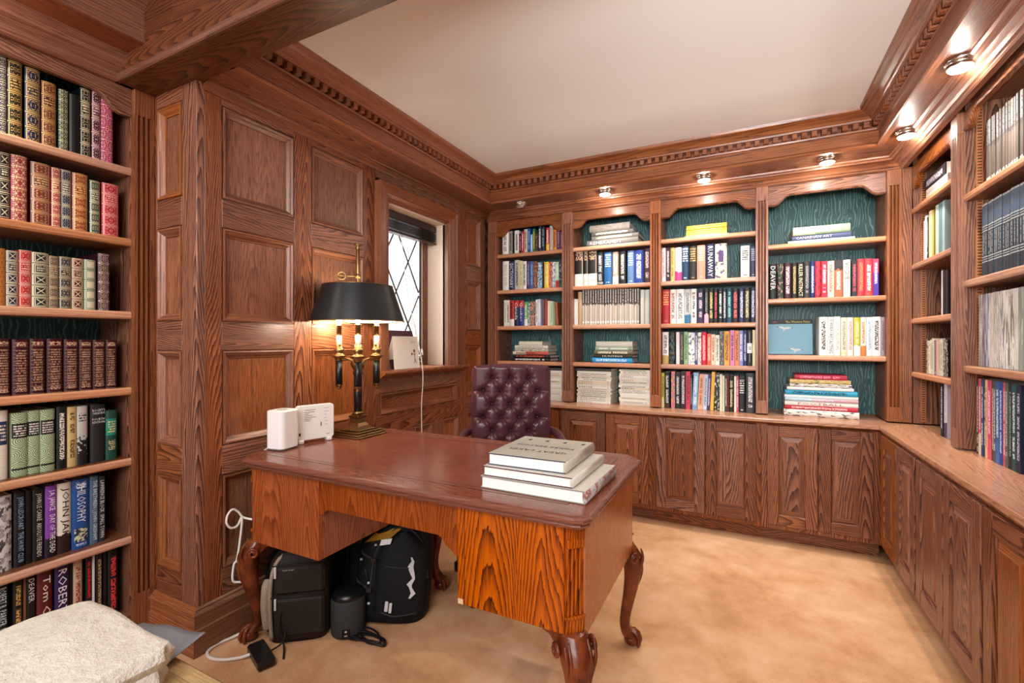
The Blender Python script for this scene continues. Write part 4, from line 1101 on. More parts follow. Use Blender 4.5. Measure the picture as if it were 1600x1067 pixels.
# ---- piles of lying books: spine to the front, X range, thickness
def pile(items, z, where, group, y=3.31, cat='book', d0=.19):
    n = len(items)
    for i, (x0, x1, th, base, style, ink, alt, title, desc) in enumerate(items):
        pos = 'bottom' if i == 0 else ('top' if i == n-1 else ORD[n-1-i]+' down')
        label = '%s, %s of pile %s' % (desc, pos, where)
        rz = math.radians(random.uniform(-.8, .8)); d = d0+random.uniform(-.01, .015); yy = y+random.uniform(0, .008)
        nm = 'magazine' if cat == 'magazine' else 'book'
        o = make_book((x1, yy, z), (0, -PI/2, rz), th-.0006, x1-x0, d, base, style, ink, alt, '', label, cat, group, 'paper' in desc or cat == 'magazine', nm)
        if title:
            # lettering runs along the spine, read left to right
            L = (x1-x0)*(.62 if len(title) > 7 else .5); vs, fs = text_mesh(title, L, th*.5)
            me = bpy.data.meshes.new('title'); h = x1-x0; off = h*(.93)-L/2 if title in ('REMBRANDT', 'CANADIAN ART') else h/2
            me.from_pydata([(th/2+b, -.0065 if 'paper' not in desc else -.0008, off-a) for a, b in vs], [], fs); me.materials.append(ink_mat(ink))
            q = bpy.data.objects.new('title', me); COL.objects.link(q); q.parent = o
        z += th
pile([(-1.665, -1.336, .025, '131314', 'v', 'd8d8d8', '333333', '', 'black book with white lettering'), (-1.657, -1.339, .025, '1a1413', 'v', 'c84830', '333333', '', 'black book with orange lettering'), (-1.653, -1.354, .025, 'd8c4b4', 't6', '2a2422', 'c05848', '', 'cream and salmon book'), (-1.641, -1.354, .025, 'a9a898', 'f', '5c6444', 'd0ccb8', '', 'grey green book'), (-1.638, -1.354, .023, 'd8d6ca', 'v', 'aaaaaa', 'e0e0d8', '', 'off-white book'), (-1.599, -1.4, .031, 'dcd8c4', 'f', 'dcd8c4', 'dcd8c4', '', 'small cream book')], 1.04, 'in leftmost back bay', 'books piled in leftmost back bay')
def magpile(n, x0, x1, z, z1, where, seed, topdark):
    rr = random.Random(seed); th = (z1-z)/n; items = []
    for i in range(n):
        j = rr.uniform(-.006, .006); b = rr.choice(['dcd9cc', 'e2dfd4', 'd4d0c0', 'e6e4dc', 'd9d8d0', 'd8cdb4'])
        items.append((x0+j, x1+j, th*rr.uniform(.98, 1.0), b, rr.choice(['p', 'v', 'v', 'h']), rr.choice(['8a8a86', '55524c', 'b08070']), b, '', 'white-spined magazine'))
    if topdark: items.append((x0-.012, x1+.0, .02, '3a3634', 'p', '777777', '3a3634', '', 'grey magazine'))
    pile(items, z, where, 'magazines piled '+where, 3.312, 'magazine', .2)
magpile(15, -1.525, -1.226, .742, .975, 'in leftmost back bay', 3, True)
magpile(17, -1.122, -.868, .742, .978, 'left on second bay counter', 4, True)
magpile(18, -.808, -.592, .742, .998, 'right on second bay counter', 5, False)
pile([(-1.046, -.674, .045, '6e6b66', 'p', 'ece8e2', '777777', 'REMBRANDT', 'large grey art book with white title'), (-1.012, -.672, .03, '7c776e', 'v', 'e0d8c8', '777777', '', 'grey art book with cream lettering'), (-1.011, -.706, .03, '5e5a54', 'v', 'e8e4dc', '777777', '', 'dark grey art book'), (-1.027, -.734, .05, '989088', 'f', '8a827a', 'a09890', '', 'thick pale grey art book')], 1.885, 'on second bay top shelf', 'art books on second bay top shelf', d0=.215)
pile([(-1.007, -.717, .037, '2b8cc4', 'v', 'bfe0f4', '2b8cc4', '', 'bright blue book'), (-1.0, -.714, .022, '2c2018', 'p', 'e4dccc', '777777', 'HUNTING', 'dark brown book with cream title'), (-.99, -.711, .03, '5c5640', 'v', 'd8d4c0', '5c5640', '', 'olive book'), (-.985, -.714, .027, '9cac98', 'v', 'e8e8e0', '3c4a40', '', 'sage book'), (-.979, -.715, .038, 'cfcabe', 'p', 'cfcabe', 'cfcabe', '', 'plain pale book')], 1.04, 'in second back bay', 'books piled in second back bay')
pile([(-.372, -.101, .012, '8a8480', 'p', 'b0a8a0', '777777', '', 'thin grey magazine')]+[(-.361+.001*k, -.112-.001*(k % 2), .0135, ['e0c040', 'e6c838', 'dcb428', 'e2bc28', 'd8a418'][k], 'v', 'f0e080', 'e0c040', '', 'yellow magazine') for k in range(5)], 1.885, 'on third bay top shelf', 'magazines on third bay top shelf', cat='magazine')
pile([(.228, .564, .018, 'b4cab4', 'p', 'ffffff', '777777', '', 'thin mint green book'), (.25, .545, .03, '3c486c', 'p', 'cdbcd8', '2c5c7c', 'CANADIAN ART', 'slate blue book with lilac title'), (.254, .541, .05, 'b8c4a4', 't6', 'ece8d4', '8ca484', '', 'thick sage book')], 1.788, 'on rightmost bay top shelf', 'books on rightmost bay top shelf', d0=.2)
pile([(.207, .583, .04, 'dcd8d0', 'f', '55524e', 'e6e2da', '', 'thick white book with sketches'), (.211, .578, .025, 'b8283c', 'v', 'e8c0c0', 'b8283c', '', 'red book with pale lettering'), (.211, .58, .026, 'e4e2dc', 'p', 'b03c48', 'e4e2dc', 'FOOTBALL', 'white book with red title'), (.211, .58, .02, '9cb8c4', 't6', 'c8d8e0', 'c89aa4', '', 'pale blue and pink book'), (.21, .58, .018, 'e6e8e6', 'p', 'e6e6e6', 'e6e6e6', '', 'thin white book'), (.214, .576, .03, '2c9cc0', 'v', '0c3c54', '2c9cc0', '', 'turquoise book'), (.223, .558, .018, 'e4e4e0', 'p', 'e6e6e6', 'e6e6e6', '', 'plain white book'), (.238, .548, .022, 'c8c2ba', 'f', '2c2a28', 'e4e0da', '', 'white book with black drawings'), (.238, .545, .024, 'c4a868', 'f', '6c7c3c', 'd8c08c', '', 'tan and green book'), (.265, .527, .03, 'b42440', 'v', 'd8889a', 'b42440', '', 'red book with pink lettering')], .742, 'on rightmost bay counter', 'books piled on rightmost bay counter', d0=.2)
# face-out picture book
fb = make_book((.128, 3.45, 1.112), (math.radians(-6), 0, math.radians(1)), .245, .224, .018, '20201f', 'p', '000000', '000000', '', 'blue picture book with flying gulls standing face out on third shelf, rightmost bay', 'book', None, True)
def flat(name, parent, polys, y, mat):
    me = bpy.data.meshes.new(name); V = []; F = []
    for p in polys: b = len(V); V += [(x, y, z) for x, z in p]; F.append(list(range(b, b+len(p))))
    me.from_pydata(V, [], F); me.materials.append(mat); o = bpy.data.objects.new(name, me); COL.objects.link(o); o.parent = parent; return o
SKYB = plain('printed_pale_blue', '#7fb4c8', .5); GULL = plain('printed_gull_white', '#d9dcdc', .5); YEL = plain('printed_yellow', '#e2cc5c', .5)
flat('cover_picture', fb, [[(.0005, .002), (.244, .002), (.244, .195), (.0005, .195)]], -.0006, SKYB)
def gull(cx, cz, s_):
    return [[(cx-.045*s_, cz+.018*s_), (cx-.02*s_, cz+.004*s_), (cx, cz-.006*s_), (cx+.004*s_, cz+.008*s_), (cx-.012*s_, cz+.014*s_)], [(cx, cz-.008*s_), (cx+.03*s_, cz+.0*s_), (cx+.045*s_, cz+.004*s_), (cx+.02*s_, cz+.012*s_), (cx, cz+.008*s_)], [(cx-.004*s_, cz-.02*s_), (cx+.006*s_, cz-.004*s_), (cx-.008*s_, cz-.002*s_)]]
flat('gull', fb, gull(.09, .165, 1.0), -.0012, GULL); flat('gull', fb, gull(.15, .026, .9), -.0012, GULL)
flat('wing_tips', fb, [[(.045, .183), (.056, .174), (.062, .178)], [(.128, .168), (.139, .166), (.134, .172)], [(.108, .04), (.118, .034), (.122, .038)], [(.18, .03), (.19, .028), (.186, .034)]], -.0014, INK)
vs, fs = text_mesh('The Western Plains', .135, .014); me = bpy.data.meshes.new('title'); me.from_pydata([(x+.165, -.0012, z+.209) for x, z in vs], [], fs); me.materials.append(YEL)
o = bpy.data.objects.new('title', me); COL.objects.link(o); o.parent = fb
flat('red_device', fb, [[(.02, .209), (.035, .203), (.055, .209), (.035, .215)]], -.0012, plain('printed_red', '#8c3a30', .5))
# ---- right wall bays: spines face -X; u decreases to the right
def rrow(items, z, where, kind, x=.835):
    n = len(items)
    for i, (y0, t, h, base, style, ink, alt, desc) in enumerate(items):
        label = '%s, %s from left, %s' % (desc, ORD[i], where)
        make_book((x+random.uniform(0, .004), y0, z+.0005), (0, 0, -PI/2), t-.0007, h, .19, base, style, ink, alt, '', label, kind, kind+'s on '+where, True, kind)
rr = random.Random(11)
y = 2.462; L_ = []
for k in range(19):
    t = .0155; L_.append((y, t, .247+rr.uniform(-.004, .004), rr.choice(['2e2a28', '262321', '383330']), 'm', '9c948c', rr.choice(['54483f', '62544b', '473d37']), 'thin grey and cream magazine')); y -= t
rrow(L_, 1.806, 'right wall top shelf', 'magazine')
y = 2.50; L_ = []
for k in range(20):
    t = .0168; L_.append((y, t, .287, ['27343f', '2e3c48', '222d36'][k % 3], 'R', 'a8acac', '48586a', 'slate set volume with silver bands')); y -= t
SETM = None
rrow(L_, 1.449, 'right wall second shelf', 'book')
y = 2.525; L_ = []
for k, (t, b, a, i_, d_) in enumerate([(.03, '8a8480', 'c8c4c0', '4a4644', 'grey'), (.03, '6a6468', 'b8aeb0', '2a2a30', 'mauve grey'), (.028, 'b8bcc4', '3c4048', '8890a0', 'blue grey'), (.04, 'd2ccc4', 'bab0a4', '8a8078', 'cream'), (.035, 'aaa49c', 'd8d2ca', '55504a', 'stone grey'), (.03, 'd8d6d2', '8a8680', '44403c', 'white'), (.035, 'e0dedc', '35322e', 'b0aaa4', 'white and black'), (.045, 'dcd8d0', '4a4438', '8c8470', 'ivory and black'), (.03, 'd6d6d0', 'c0c0ba', '88887f', 'pale'), (.03, '8c9088', 'b4b8b0', '60645c', 'green grey')]):
    L_.append((y, t, .285, b, 'fv', i_, a, d_+' large photographic paperback')); y -= t
rrow(L_, 1.097, 'right wall third shelf', 'book')
y = 2.542; L_ = []
for k, (t, b, a, i_, d_) in enumerate([(.016, '24262a', 'd8d8d4', 'e0e0e0', 'black'), (.024, 'c8505c', 'e0c8a8', 'e8d8d0', 'coral'), (.02, '2a3f70', '1c2c54', 'd0d8e8', 'navy'), (.018, '2c2c30', '3a3a40', 'd8d8d4', 'charcoal'), (.018, 'd8b898', 'd8b898', 'a04040', 'peach'), (.03, 'c84060', 'd85868', 'f0d8d8', 'crimson'), (.02, '3c4644', '3c4644', 'd0d4d0', 'grey green'), (.018, '48504c', '48504c', 'd0d4d0', 'slate grey'), (.03, '2c58a0', '3c68b0', 'd8e4f4', 'royal blue'), (.022, '24468c', '24468c', 'd8e4f4', 'deep blue'), (.018, 'c45868', 'a03c50', 'f0d8d8', 'rose'), (.018, '5c5c58', '4c4c48', 'c8c8c4', 'stone'), (.022, '12201f', '12201f', '88a8a0', 'black green'), (.03, '0f4a4c', '0c3436', 'd8e4e0', 'teal'), (.03, '141c38', '141c38', 'b8c0d8', 'midnight blue')]):
    L_.append((y, t, .305, b, 't3' if k in (1, 5, 8) else 'v', i_, a, d_+' magazine volume')); y -= t
rrow(L_, .742, 'right wall counter', 'book')
rrow([(3.18, .022, .215, 'd8a8b0', 'p', 'c87888', 'd8a8b0', 'pink book'), (3.155, .03, .235, 'e2dcd8', 'p', 'aaa', 'e2dcd8', 'white book') , (3.122, .02, .22, '2c2824', 'v', 'c8c0b0', '2c2824', 'black paperback'), (3.10, .04, .245, 'dccfa8', 'p', 'b8a878', 'dccfa8', 'cream book'), (3.058, .028, .24, 'c8a848', 'p', '8a7028', 'c8a848', 'mustard book'), (3.028, .022, .235, '5c5c30', 'p', 'a8a878', '5c5c30', 'olive book'), (3.004, .04, .25, 'a8b8a8', 'p', '708878', 'a8b8a8', 'sage book'), (2.962, .04, .25, '5c7c80', 'p', 'a0b8b8', '5c7c80', 'blue green book'), (2.92, .03, .25, '8ca4a4', 'p', 'c8d0d0', '8ca4a4', 'pale teal book')] and
     [(3.18, .022, .215, 'd8a8b0', 'p', 'c87888', 'd8a8b0', 'pink book'), (3.155, .03, .235, 'e2dcd8', 'p', 'aaaaaa', 'e2dcd8', 'white book'), (3.122, .02, .22, '2c2824', 'v', 'c8c0b0', '2c2824', 'black book'), (3.10, .04, .245, 'dccfa8', 'p', 'b8a878', 'dccfa8', 'cream book'), (3.058, .028, .24, 'c8a848', 'p', '8a7028', 'c8a848', 'mustard book'), (3.028, .022, .235, '5c5c30', 'p', 'a8a878', '5c5c30', 'olive book'), (3.004, .04, .25, 'a8b8a8', 'p', '708878', 'a8b8a8', 'sage book'), (2.962, .04, .25, '5c7c80', 'p', 'a0b8b8', '5c7c80', 'blue green book'), (2.92, .03, .25, '8ca4a4', 'p', 'c8d0d0', '8ca4a4', 'pale teal book')], 1.614, 'second shelf, right corner bay', 'book')
rrow([(2.93, .014, .215, 'd8d8d8', 'p', 'aaaaaa', 'd8d8d8', 'white book'), (2.914, .03, .215, '141416', 'p', '666666', '141416', 'black book'), (2.882, .03, .21, '1c1c22', 'p', '666666', '1c1c22', 'dark book')], 1.32, 'third shelf, right corner bay', 'book')
y = 3.145; L_ = []
for b, d_ in (('3a3a34', 'black'), ('dcd4bc', 'cream'), ('e2dccc', 'ivory'), ('d8d0b8', 'beige'), ('6c7078', 'grey'), ('d8a8a4', 'pink'), ('cfc4a4', 'sand'), ('d6d2c0', 'pale'), ('55524c', 'brown grey'), ('16161c', 'dark')):
    L_.append((y, .029, .175+rr.uniform(-.008, .008), b, rr.choice(['v', 'f', 'p']), '8a8070', 'c8c0ac', d_+' paperback')); y -= .03
rrow(L_, 1.03, 'fourth shelf, right corner bay', 'book')
rrow([(2.935, .03, .262, '14182c', 'v', 'd0d8e4', '14182c', 'navy book with white title'), (2.90, .035, .262, 'd4d0dc', 't3', 'a8a0b8', '4a3c60', 'white and purple book')], .742, 'counter, right corner bay', 'book')
z = 1.92
for k, (th, b, st, d_) in enumerate([(.013, 'd8ccc4', 'p', 'cream magazine'), (.013, 'cfc0b8', 'p', 'pinkish magazine'), (.013, 'd8d0c8', 'p', 'ivory magazine'), (.013, 'c8bab0', 'p', 'beige magazine'), (.013, 'd4cac2', 'p', 'pale magazine'), (.06, '18161c', 'v', 'thick black book')]):
    yl = 3.15 if k < 5 else 3.175
    make_book((.84, yl-.29, z), (0, -PI/2, -PI/2), th-.0005, .29, .19, b, st, 'b8b4c0', b, '', d_+', pile on top shelf, right corner bay', 'book' if k == 5 else 'magazine', 'pile on top shelf of right corner bay', True, 'book' if k == 5 else 'magazine')
    z += th
m = MB(); m.box(-2.30, -2.205, .935, .972, 1.8872, 1.8895, WHITEP); tag(m.build('paper_slip'), 'white paper slip on the left bookcase top shelf', 'paper')
# ------------------------------------------------------------------ desk
DT = .74
dk = thing('writing_desk', (-1.1, 1.53, 0), 'large oak pedestal desk with red-brown leather top and carved claw feet', 'desk')
def deskpoly(x0, x1, y0, y1, c): return [(x0+c, y0), (x1-c*.6, y0), (x1-c*.25, y0+c*.12), (x1, y0+c*.55), (x1, y1-c), (x1-c, y1), (x0+c, y1), (x0, y1-c), (x0, y0+c)]
def loft(q, rings, mats_side, top=None, bot=None):
    n = len(rings[0][0]); V = [(x, y, z) for pl, z in rings for x, y in pl]
    for k in range(len(rings)-1):
        for i in range(n):
            j = (i+1) % n; a, b = rings[k][0][i], rings[k][0][j]
            mt = mats_side[0] if abs(a[0]-b[0]) >= abs(a[1]-b[1]) else mats_side[1]
            q.raw([V[k*n+i], V[k*n+j], V[(k+1)*n+j], V[(k+1)*n+i]], [[0, 1, 2, 3]], mt)
    if bot: q.raw(V[:n], [list(range(n))[::-1]], bot)
    if top: q.raw(V[-n:], [list(range(n))], top)
X0, X1, Y0, Y1 = -1.823, -.363, 1.157, 1.907
def DP(i): return deskpoly(X0+i, X1-i, Y0+i, Y1-i, .062-i*.3)
# edge moulding (ogee) as one part, boards of the border, then the leather
q = MB(); loft(q, [(DP(.022), .70), (DP(.014), .702), (DP(.01), .71), (DP(.012), .714), (DP(.004), .718), (DP(0), .724), (DP(0), .731), (DP(.004), .736), (DP(.012), .739)], (DX, DY), None, DX); q.build('top_edge', dk)
bi = .012; gi = .085
def frame_board(name, pts, mat):
    q = MB(); q.raw([(x, y, .739) for x, y in pts], [list(range(len(pts)))], mat); q.build(name, dk)
o_ = DP(.012); xi0, xi1, yi0, yi1 = X0+gi, X1-gi, Y0+gi, Y1-gi
frame_board('front_border', [o_[8], o_[0], o_[1], o_[2], (xi1, yi0), (xi0, yi0)], DX)
frame_board('right_border', [o_[2], o_[3], o_[4], o_[5], (xi1, yi1), (xi1, yi0)], DY)
frame_board('back_border', [o_[5], o_[6], (xi0, yi1), (xi1, yi1)], DX)
frame_board('left_border', [o_[6], o_[7], o_[8], (xi0, yi0), (xi0, yi1)], DY)
q = MB(); q.box(xi0, xi1, yi0, yi1, .73, .7392, DESKLEATHER); q.build('leather_inset', dk)
TOOL = plain('tooled_dark_line', '#2a0f08', .4)
q = MB()
for i in (0, .022):
    a, b, c_, d = xi0+i, xi1-i, yi0+i, yi1-i; w = .0022 if i == 0 else .0012
    q.box(a, b, c_, c_+w, .739, .7396, TOOL); q.box(a, b, d-w, d, .739, .7396, TOOL); q.box(a, a+w, c_, d, .739, .7396, TOOL); q.box(b-w, b, c_, d, .739, .7396, TOOL)
q.build('tooled_border', dk)
CX0, CX1, CY0, CY1, CZ = -1.79, -.395, 1.19, 1.872, .405
PL1, PR0 = -1.378, -.782
def board(name, pts, z0, z1, mat):
    q = MB(); n = len(pts)
    q.raw([(x, y, z0) for x, y in pts]+[(x, y, z1) for x, y in pts], [[i, (i+1) % n, n+(i+1) % n, n+i] for i in range(n)]+[list(range(n))[::-1], list(range(n, 2*n))], mat); return q.build(name, dk)
cc = .045
q = MB(); q.box(CX0+cc, PL1, CY0, CY0+.02, CZ, .70, DV, .001); q.build('left_pedestal_front', dk)
DSIDE = oak('desk_oak_side_sheen', 'Z', '#b06a44', '#96532f', '#5a2a16', .22, 30, .55, .7)  # paler pinkish oak: glossy reflection on the end panels painted in
q = MB(); q.box(PL1-.02, PL1, CY0+.02, CY1, CZ, .70, DV); q.build('left_pedestal_side', dk)
q = MB(); q.box(CX0, CX0+.02, CY0+cc, CY1-cc, CZ, .70, DSIDE); q.build('left_end_panel', dk)
q = MB(); q.box(CX0+cc, PL1, CY1-.02, CY1, CZ, .70, DZ); q.box(CX0+.02, PL1-.02, CY0+.02, CY1-.02, CZ, CZ+.015, DX); q.build('left_pedestal_back', dk)
q = MB(); q.box(PR0, CX1-cc, CY0, CY0+.02, CZ, .70, DZ, .001); q.build('right_pedestal_front', dk)
q = MB(); q.box(PR0, PR0+.02, CY0+.02, CY1, CZ, .70, DZ); q.build('right_pedestal_side', dk)
q = MB(); q.box(PR0+.024, PR0+.0255, CY0-.0006, CY0, CZ, .70, SLOT); q.build('panel_joint', dk)
q = MB(); q.box(PR0+.002, PR0+.02, CY0-.0008, CY0+.0, CZ, CZ+.016, plain('bare_chipped_wood', '#d8b48c', .8)); q.build('chipped_corner', dk)
q = MB(); q.box(CX1-.02, CX1, CY0+cc, CY1-cc, CZ-.02, .70, DSIDE); q.build('right_end_panel', dk)
q = MB(); q.box(PR0, CX1-cc, CY1-.02, CY1, CZ, .70, DZ); q.box(PR0+.02, CX1-.02, CY0+.02, CY1-.02, CZ, CZ+.015, DX); q.build('right_pedestal_back', dk)
# knee-hole apron with bracketed lower edge
kz = .596
ap = [(PL1, .70), (PL1, .572), (PL1+.012, .572), (PL1+.022, .578), (PL1+.034, .592), (PL1+.05, kz), (PR0-.075, kz), (PR0-.055, .585), (PR0-.045, .57), (PR0-.028, .56), (PR0-.012, .545), (PR0, .545), (PR0, .70)]
q = MB(lambda u, v, w: (u, CY0+.004+w, v)); q.prism(ap, 0, .018, DV); q.build('knee_apron', dk)
q = MB(); q.box(PL1, PR0, CY1-.03, CY1-.012, .62, .70, DX); q.box(PL1, PR0, CY0+.02, CY1-.03, .685, .70, DX); q.build('centre_drawer', dk)
# canted fluted corners
def cant(cx, cy, sx, sy, name='fluted_corner'):
    A = Vector((cx-sx*cc, cy)); B = Vector((cx, cy-sy*cc)); D = B-A; L = D.length; D.normalize(); N = Vector((sx, sy)).normalized()
    q = MB(lambda u, v, w: (A.x+D.x*u+N.x*w, A.y+D.y*u+N.y*w, v))
    q.box(0, L, CZ, .70, -.02, -.004, DZ)
    q.box(.004, L-.004, .655, .70, -.004, .004, DZ, .001); q.box(.008, L-.008, .635, .66, -.004, .008, DZ, .003)
    q.box(.004, L-.004, CZ, .45, -.004, .003, DZ, .001); q.box(.002, L-.002, .443, .452, -.004, .009, DZ, .002)
    for k in range(4):
        u = .008+k*(L-.016)/4; q.box(u, u+(L-.016)/4*.62, .452, .635, -.004, .004, DZ, .0018)
    q.build(name, dk)
for sx, cx in ((-1, CX0), (1, CX1)):
    for sy, cy in ((-1, CY0), (1, CY1)): cant(cx, cy, sx, sy)
# cabriole legs, ball and claw
def cabriole(cx, cy, sx, sy, ztop, parent, name='cabriole_leg'):
    N = Vector((sx, sy)).normalized(); T = Vector((-N.y, N.x))
    P = lambda o_, t, z: (cx+N.x*o_+T.x*t, cy+N.y*o_+T.y*t, z)
    H = ztop
    spine = [(.0, H, .034), (.012, H*.93, .043), (.028, H*.85, .043), (.036, H*.76, .037), (.033, H*.64, .031), (.022, H*.5, .026), (.008, H*.36, .022), (.0, H*.25, .02), (.004, H*.17, .021), (.018, H*.11, .026), (.03, H*.07, .024)]
    q = MB(); n = 12; V = []; F = []
    cur = smooth_curve([(a, b, c_) for a, b, c_ in spine], 4)
    for k, s_ in enumerate(cur):
        o_, z, r = s_
        for j in range(n):
            a = 2*PI*j/n; rr_ = r*(1+.06*math.cos(4*a))
            V.append(P(o_+rr_*math.cos(a), rr_*math.sin(a)*1.05, z))
    for k in range(len(cur)-1):
        for j in range(n): F.append([k*n+j, k*n+(j+1) % n, (k+1)*n+(j+1) % n, (k+1)*n+j])
    F += [list(range(n)), list(range((len(cur)-1)*n, len(cur)*n))[::-1]]
    q.raw(V, F, CARVED, True); lg = q.build(name, parent)
    # knee brackets and acanthus carving
    q = MB()
    for sd in (-1, 1):
        for i in range(3):
            pts = [P(.02+.012*i, sd*(.012+.016*i), H*.97), P(.05+.01*i-.008*i, sd*(.018+.012*i), H*.88), P(.066-.012*i, sd*(.016+.01*i), H*.76), P(.062-.012*i, sd*(.01+.008*i), H*.64), P(.048-.01*i, sd*(.004+.004*i), H*.54)]
            q.tube(smooth_curve(pts, 5), [.003+.004*math.sin(PI*min(1, k/20*1.05)) for k in range(21)], CARVED, 6)
        # scroll volute
        q.tube([P(.01+.02*math.cos(a)*(1-a/14), sd*(.055+.0*a), H*.9+.02*math.sin(a)*(1-a/14)) for a in [k*.5 for k in range(20)]], .006, CARVED, 6)
    q.build('acanthus_carving', lg)
    q = MB()
    for sd in (-1, 1):
        D = Vector((-sx, 0)) if sd == 1 else Vector((0, -sy))
        pts = [(0, H), (.075, H), (.07, H-.012), (.05, H-.02), (.04, H-.035), (.02, H-.05), (0, H-.075)]
        Q = lambda a, z, w: (cx+D.x*(a+.012)+(-D.y*w), cy+D.y*(a+.012)+(D.x*w), z)
        m_ = len(pts); q.raw([Q(a, z, -.016) for a, z in pts]+[Q(a, z, .016) for a, z in pts], [[i, (i+1) % m_, m_+(i+1) % m_, m_+i] for i in range(m_)]+[list(range(m_)), list(range(m_, 2*m_))[::-1]], CARVED)
    q.build('knee_bracket', lg)
    q = MB(); c0 = P(.03, 0, 0)
    q.lathe([(.0001, .001), (.016, .002), (.027, .012), (.03, .024), (.026, .036), (.014, .045), (.0001, .048)], c0[0], c0[1], CARVED, 16, cap=False)
    for a in (-1.15, -.38, .38, 1.15):
        d2 = N*math.cos(a)+T*math.sin(a)
        pts = [P(.022, 0, .06), (c0[0]+d2.x*.022, c0[1]+d2.y*.022, .05), (c0[0]+d2.x*.033, c0[1]+d2.y*.033, .03), (c0[0]+d2.x*.034, c0[1]+d2.y*.034, .014), (c0[0]+d2.x*.028, c0[1]+d2.y*.028, .003)]
        q.tube(smooth_curve(pts, 4), [.009]*6+[.0075]*6+[.006]*4+[.003], CARVED, 7)
    q.build('claw_foot', lg); return lg
LI = .032
for cx, sx in ((CX0+LI, -1), (CX1-LI, 1)):
    for cy, sy in ((CY0+LI, -1), (CY1-LI, 1)): cabriole(cx, cy, sx, sy, CZ, dk)
cabriole(PL1+.035, CY1-LI, 1, 1, CZ+.17, dk, 'inner_leg')

# ------------------------------------------------------------------ books on the desk
def desk_book(x0, x1, y0, y1, z, th, cover, spinem, board, label, rz, extra=None):
    b = thing('coffee_table_book', ((x0+x1)/2, (y0+y1)/2, z), label, 'book', 'coffee table books on the desk', (0, 0, math.radians(rz)))
    w, d = (x1-x0)/2, (y1-y0)/2; t = .003
    q = MB(); q.box(-w, w-.004, -d, d, 0, t, cover, .0006); q.box(-w, w-.004, -d, d, th-t, th, cover, .0006)
    n = 8; pr = [(w-.006+.008*math.sin(PI*k/n), th/2-th/2*math.cos(PI*k/n)) for k in range(n+1)]
    V = [(x, -d, z_) for x, z_ in pr]+[(x, d, z_) for x, z_ in pr]+[(w-.012, -d, th-t), (w-.012, -d, t), (w-.012, d, th-t), (w-.012, d, t)]
    q.raw(V, [[k, k+1, n+2+k, n+1+k] for k in range(n)]+[list(range(n+1))+[2*n+2, 2*n+3], list(range(n+1, 2*n+2))[::-1]+[2*n+5, 2*n+4]], spinem, True)
    q.build('cover', b, local=True)
    q = MB(); q.box(-w+.004, w-.012, -d+.0035, d-.0035, t, th-t, WHITEPG); q.build('page_block', b, local=True)
    q = MB(); q.box(-w, w-.004, -d-.0003, -d, th-t, th, board); q.box(-w, w-.004, -d-.0003, -d, 0, t, board); q.build('board_edge', b, local=True)
    return b
def photo_print(name, cols, sc):
    t = NT(name); f = t.noise(t.obj(), sc, 4, .6); return t.done(t.ramp(f, [(.25+.5*i/(len(cols)-1), rgba(c_)) for i, c_ in enumerate(cols)]), .3)
MISTY = photo_print('printed_misty_lake', ['#a4a8a4', '#b8b6aa', '#c4bfae', '#b2b6b2'], 5)
CROWD = photo_print('printed_photo_collage', ['#2c2a30', '#7888a8', '#cfc8c4', '#8c4a44', '#e4e0dc', '#4c5a6c'], 22)
CREAMC = photo_print('printed_cream_jacket', ['#cfcdc4', '#dcd8ce'], 8)
NAVYC = plain('navy_board', '#1f2c4c', .5); MARC = plain('maroon_board', '#481c2a', .5); GREYC = plain('grey_board', '#8c8a80', .5)
z = DT
desk_book(-.742, -.396, 1.262, 1.575, z, .037, CREAMC, CROWD, GREYC, 'thick white book with photo-collage spine, bottom of the desk stack', -1.0); z += .0375
desk_book(-.738, -.438, 1.268, 1.575, z, .03, CREAMC, CREAMC, MARC, 'cream-spined book with maroon boards, middle of the desk stack', -.5); z += .0305
tb = desk_book(-.735, -.472, 1.292, 1.582, z, .036, MISTY, MISTY, NAVYC, 'pale misty lake picture book on top of the desk stack', 1.0)
for txt, y_, hh in (('GREAT LAKES', -.055, .024), ('PIERRE BERTON', .012, .018)):
    vs, fs = text_mesh(txt, .2, hh); me = bpy.data.meshes.new('title')
    me.from_pydata([(-x, -yy_+y_, .0364) for x, yy_ in vs], [], fs); me.materials.append(INK); o = bpy.data.objects.new('title', me); COL.objects.link(o); o.parent = tb
me = bpy.data.meshes.new('small_boats'); V = []; F = []
for k in range(4):
    x = -.095+k*.065; b = len(V); V += [(x, .085, .0364), (x+.012, .085, .0364), (x+.014, .105, .0364), (x+.004, .105, .0364)]; F.append([b, b+1, b+2, b+3])
me.from_pydata(V, [], F); me.materials.append(INK); o = bpy.data.objects.new('small_boats', me); COL.objects.link(o); o.parent = tb

# ------------------------------------------------------------------ bouillotte lamp
LX, LY = -1.70, 1.705
la = thing('table_lamp', (LX, LY, DT), 'brass three-candle lamp with black metal shade at the desk back', 'lamp')
q = MB()
for s_, z0, z1 in ((.098, .74, .748), (.092, .748, .757), (.078, .757, .766), (.06, .766, .772)): q.box(LX-s_, LX+s_, LY-s_, LY+s_, z0, z1, BRASS, .003)
def sqloft(q, prof):
    for (a, z0), (b, z1) in zip(prof, prof[1:]):
        q.raw([(LX+sx*r, LY+sy*r, z) for r, z in ((a, z0), (b, z1)) for sx, sy in ((-1, -1), (1, -1), (1, 1), (-1, 1))], [[0, 1, 5, 4], [1, 2, 6, 5], [2, 3, 7, 6], [3, 0, 4, 7]], BRASS)
sqloft(q, [(.05, .772), (.036, .785), (.028, .8), (.025, .82), (.03, .826), (.03, .834), (.022, .838), (.022, .842)])
q.build('base', la)
q = MB(); q.lathe([(.02, .842), (.02, 1.04)], LX, LY, BLACKM, 20); q.build('column', la)
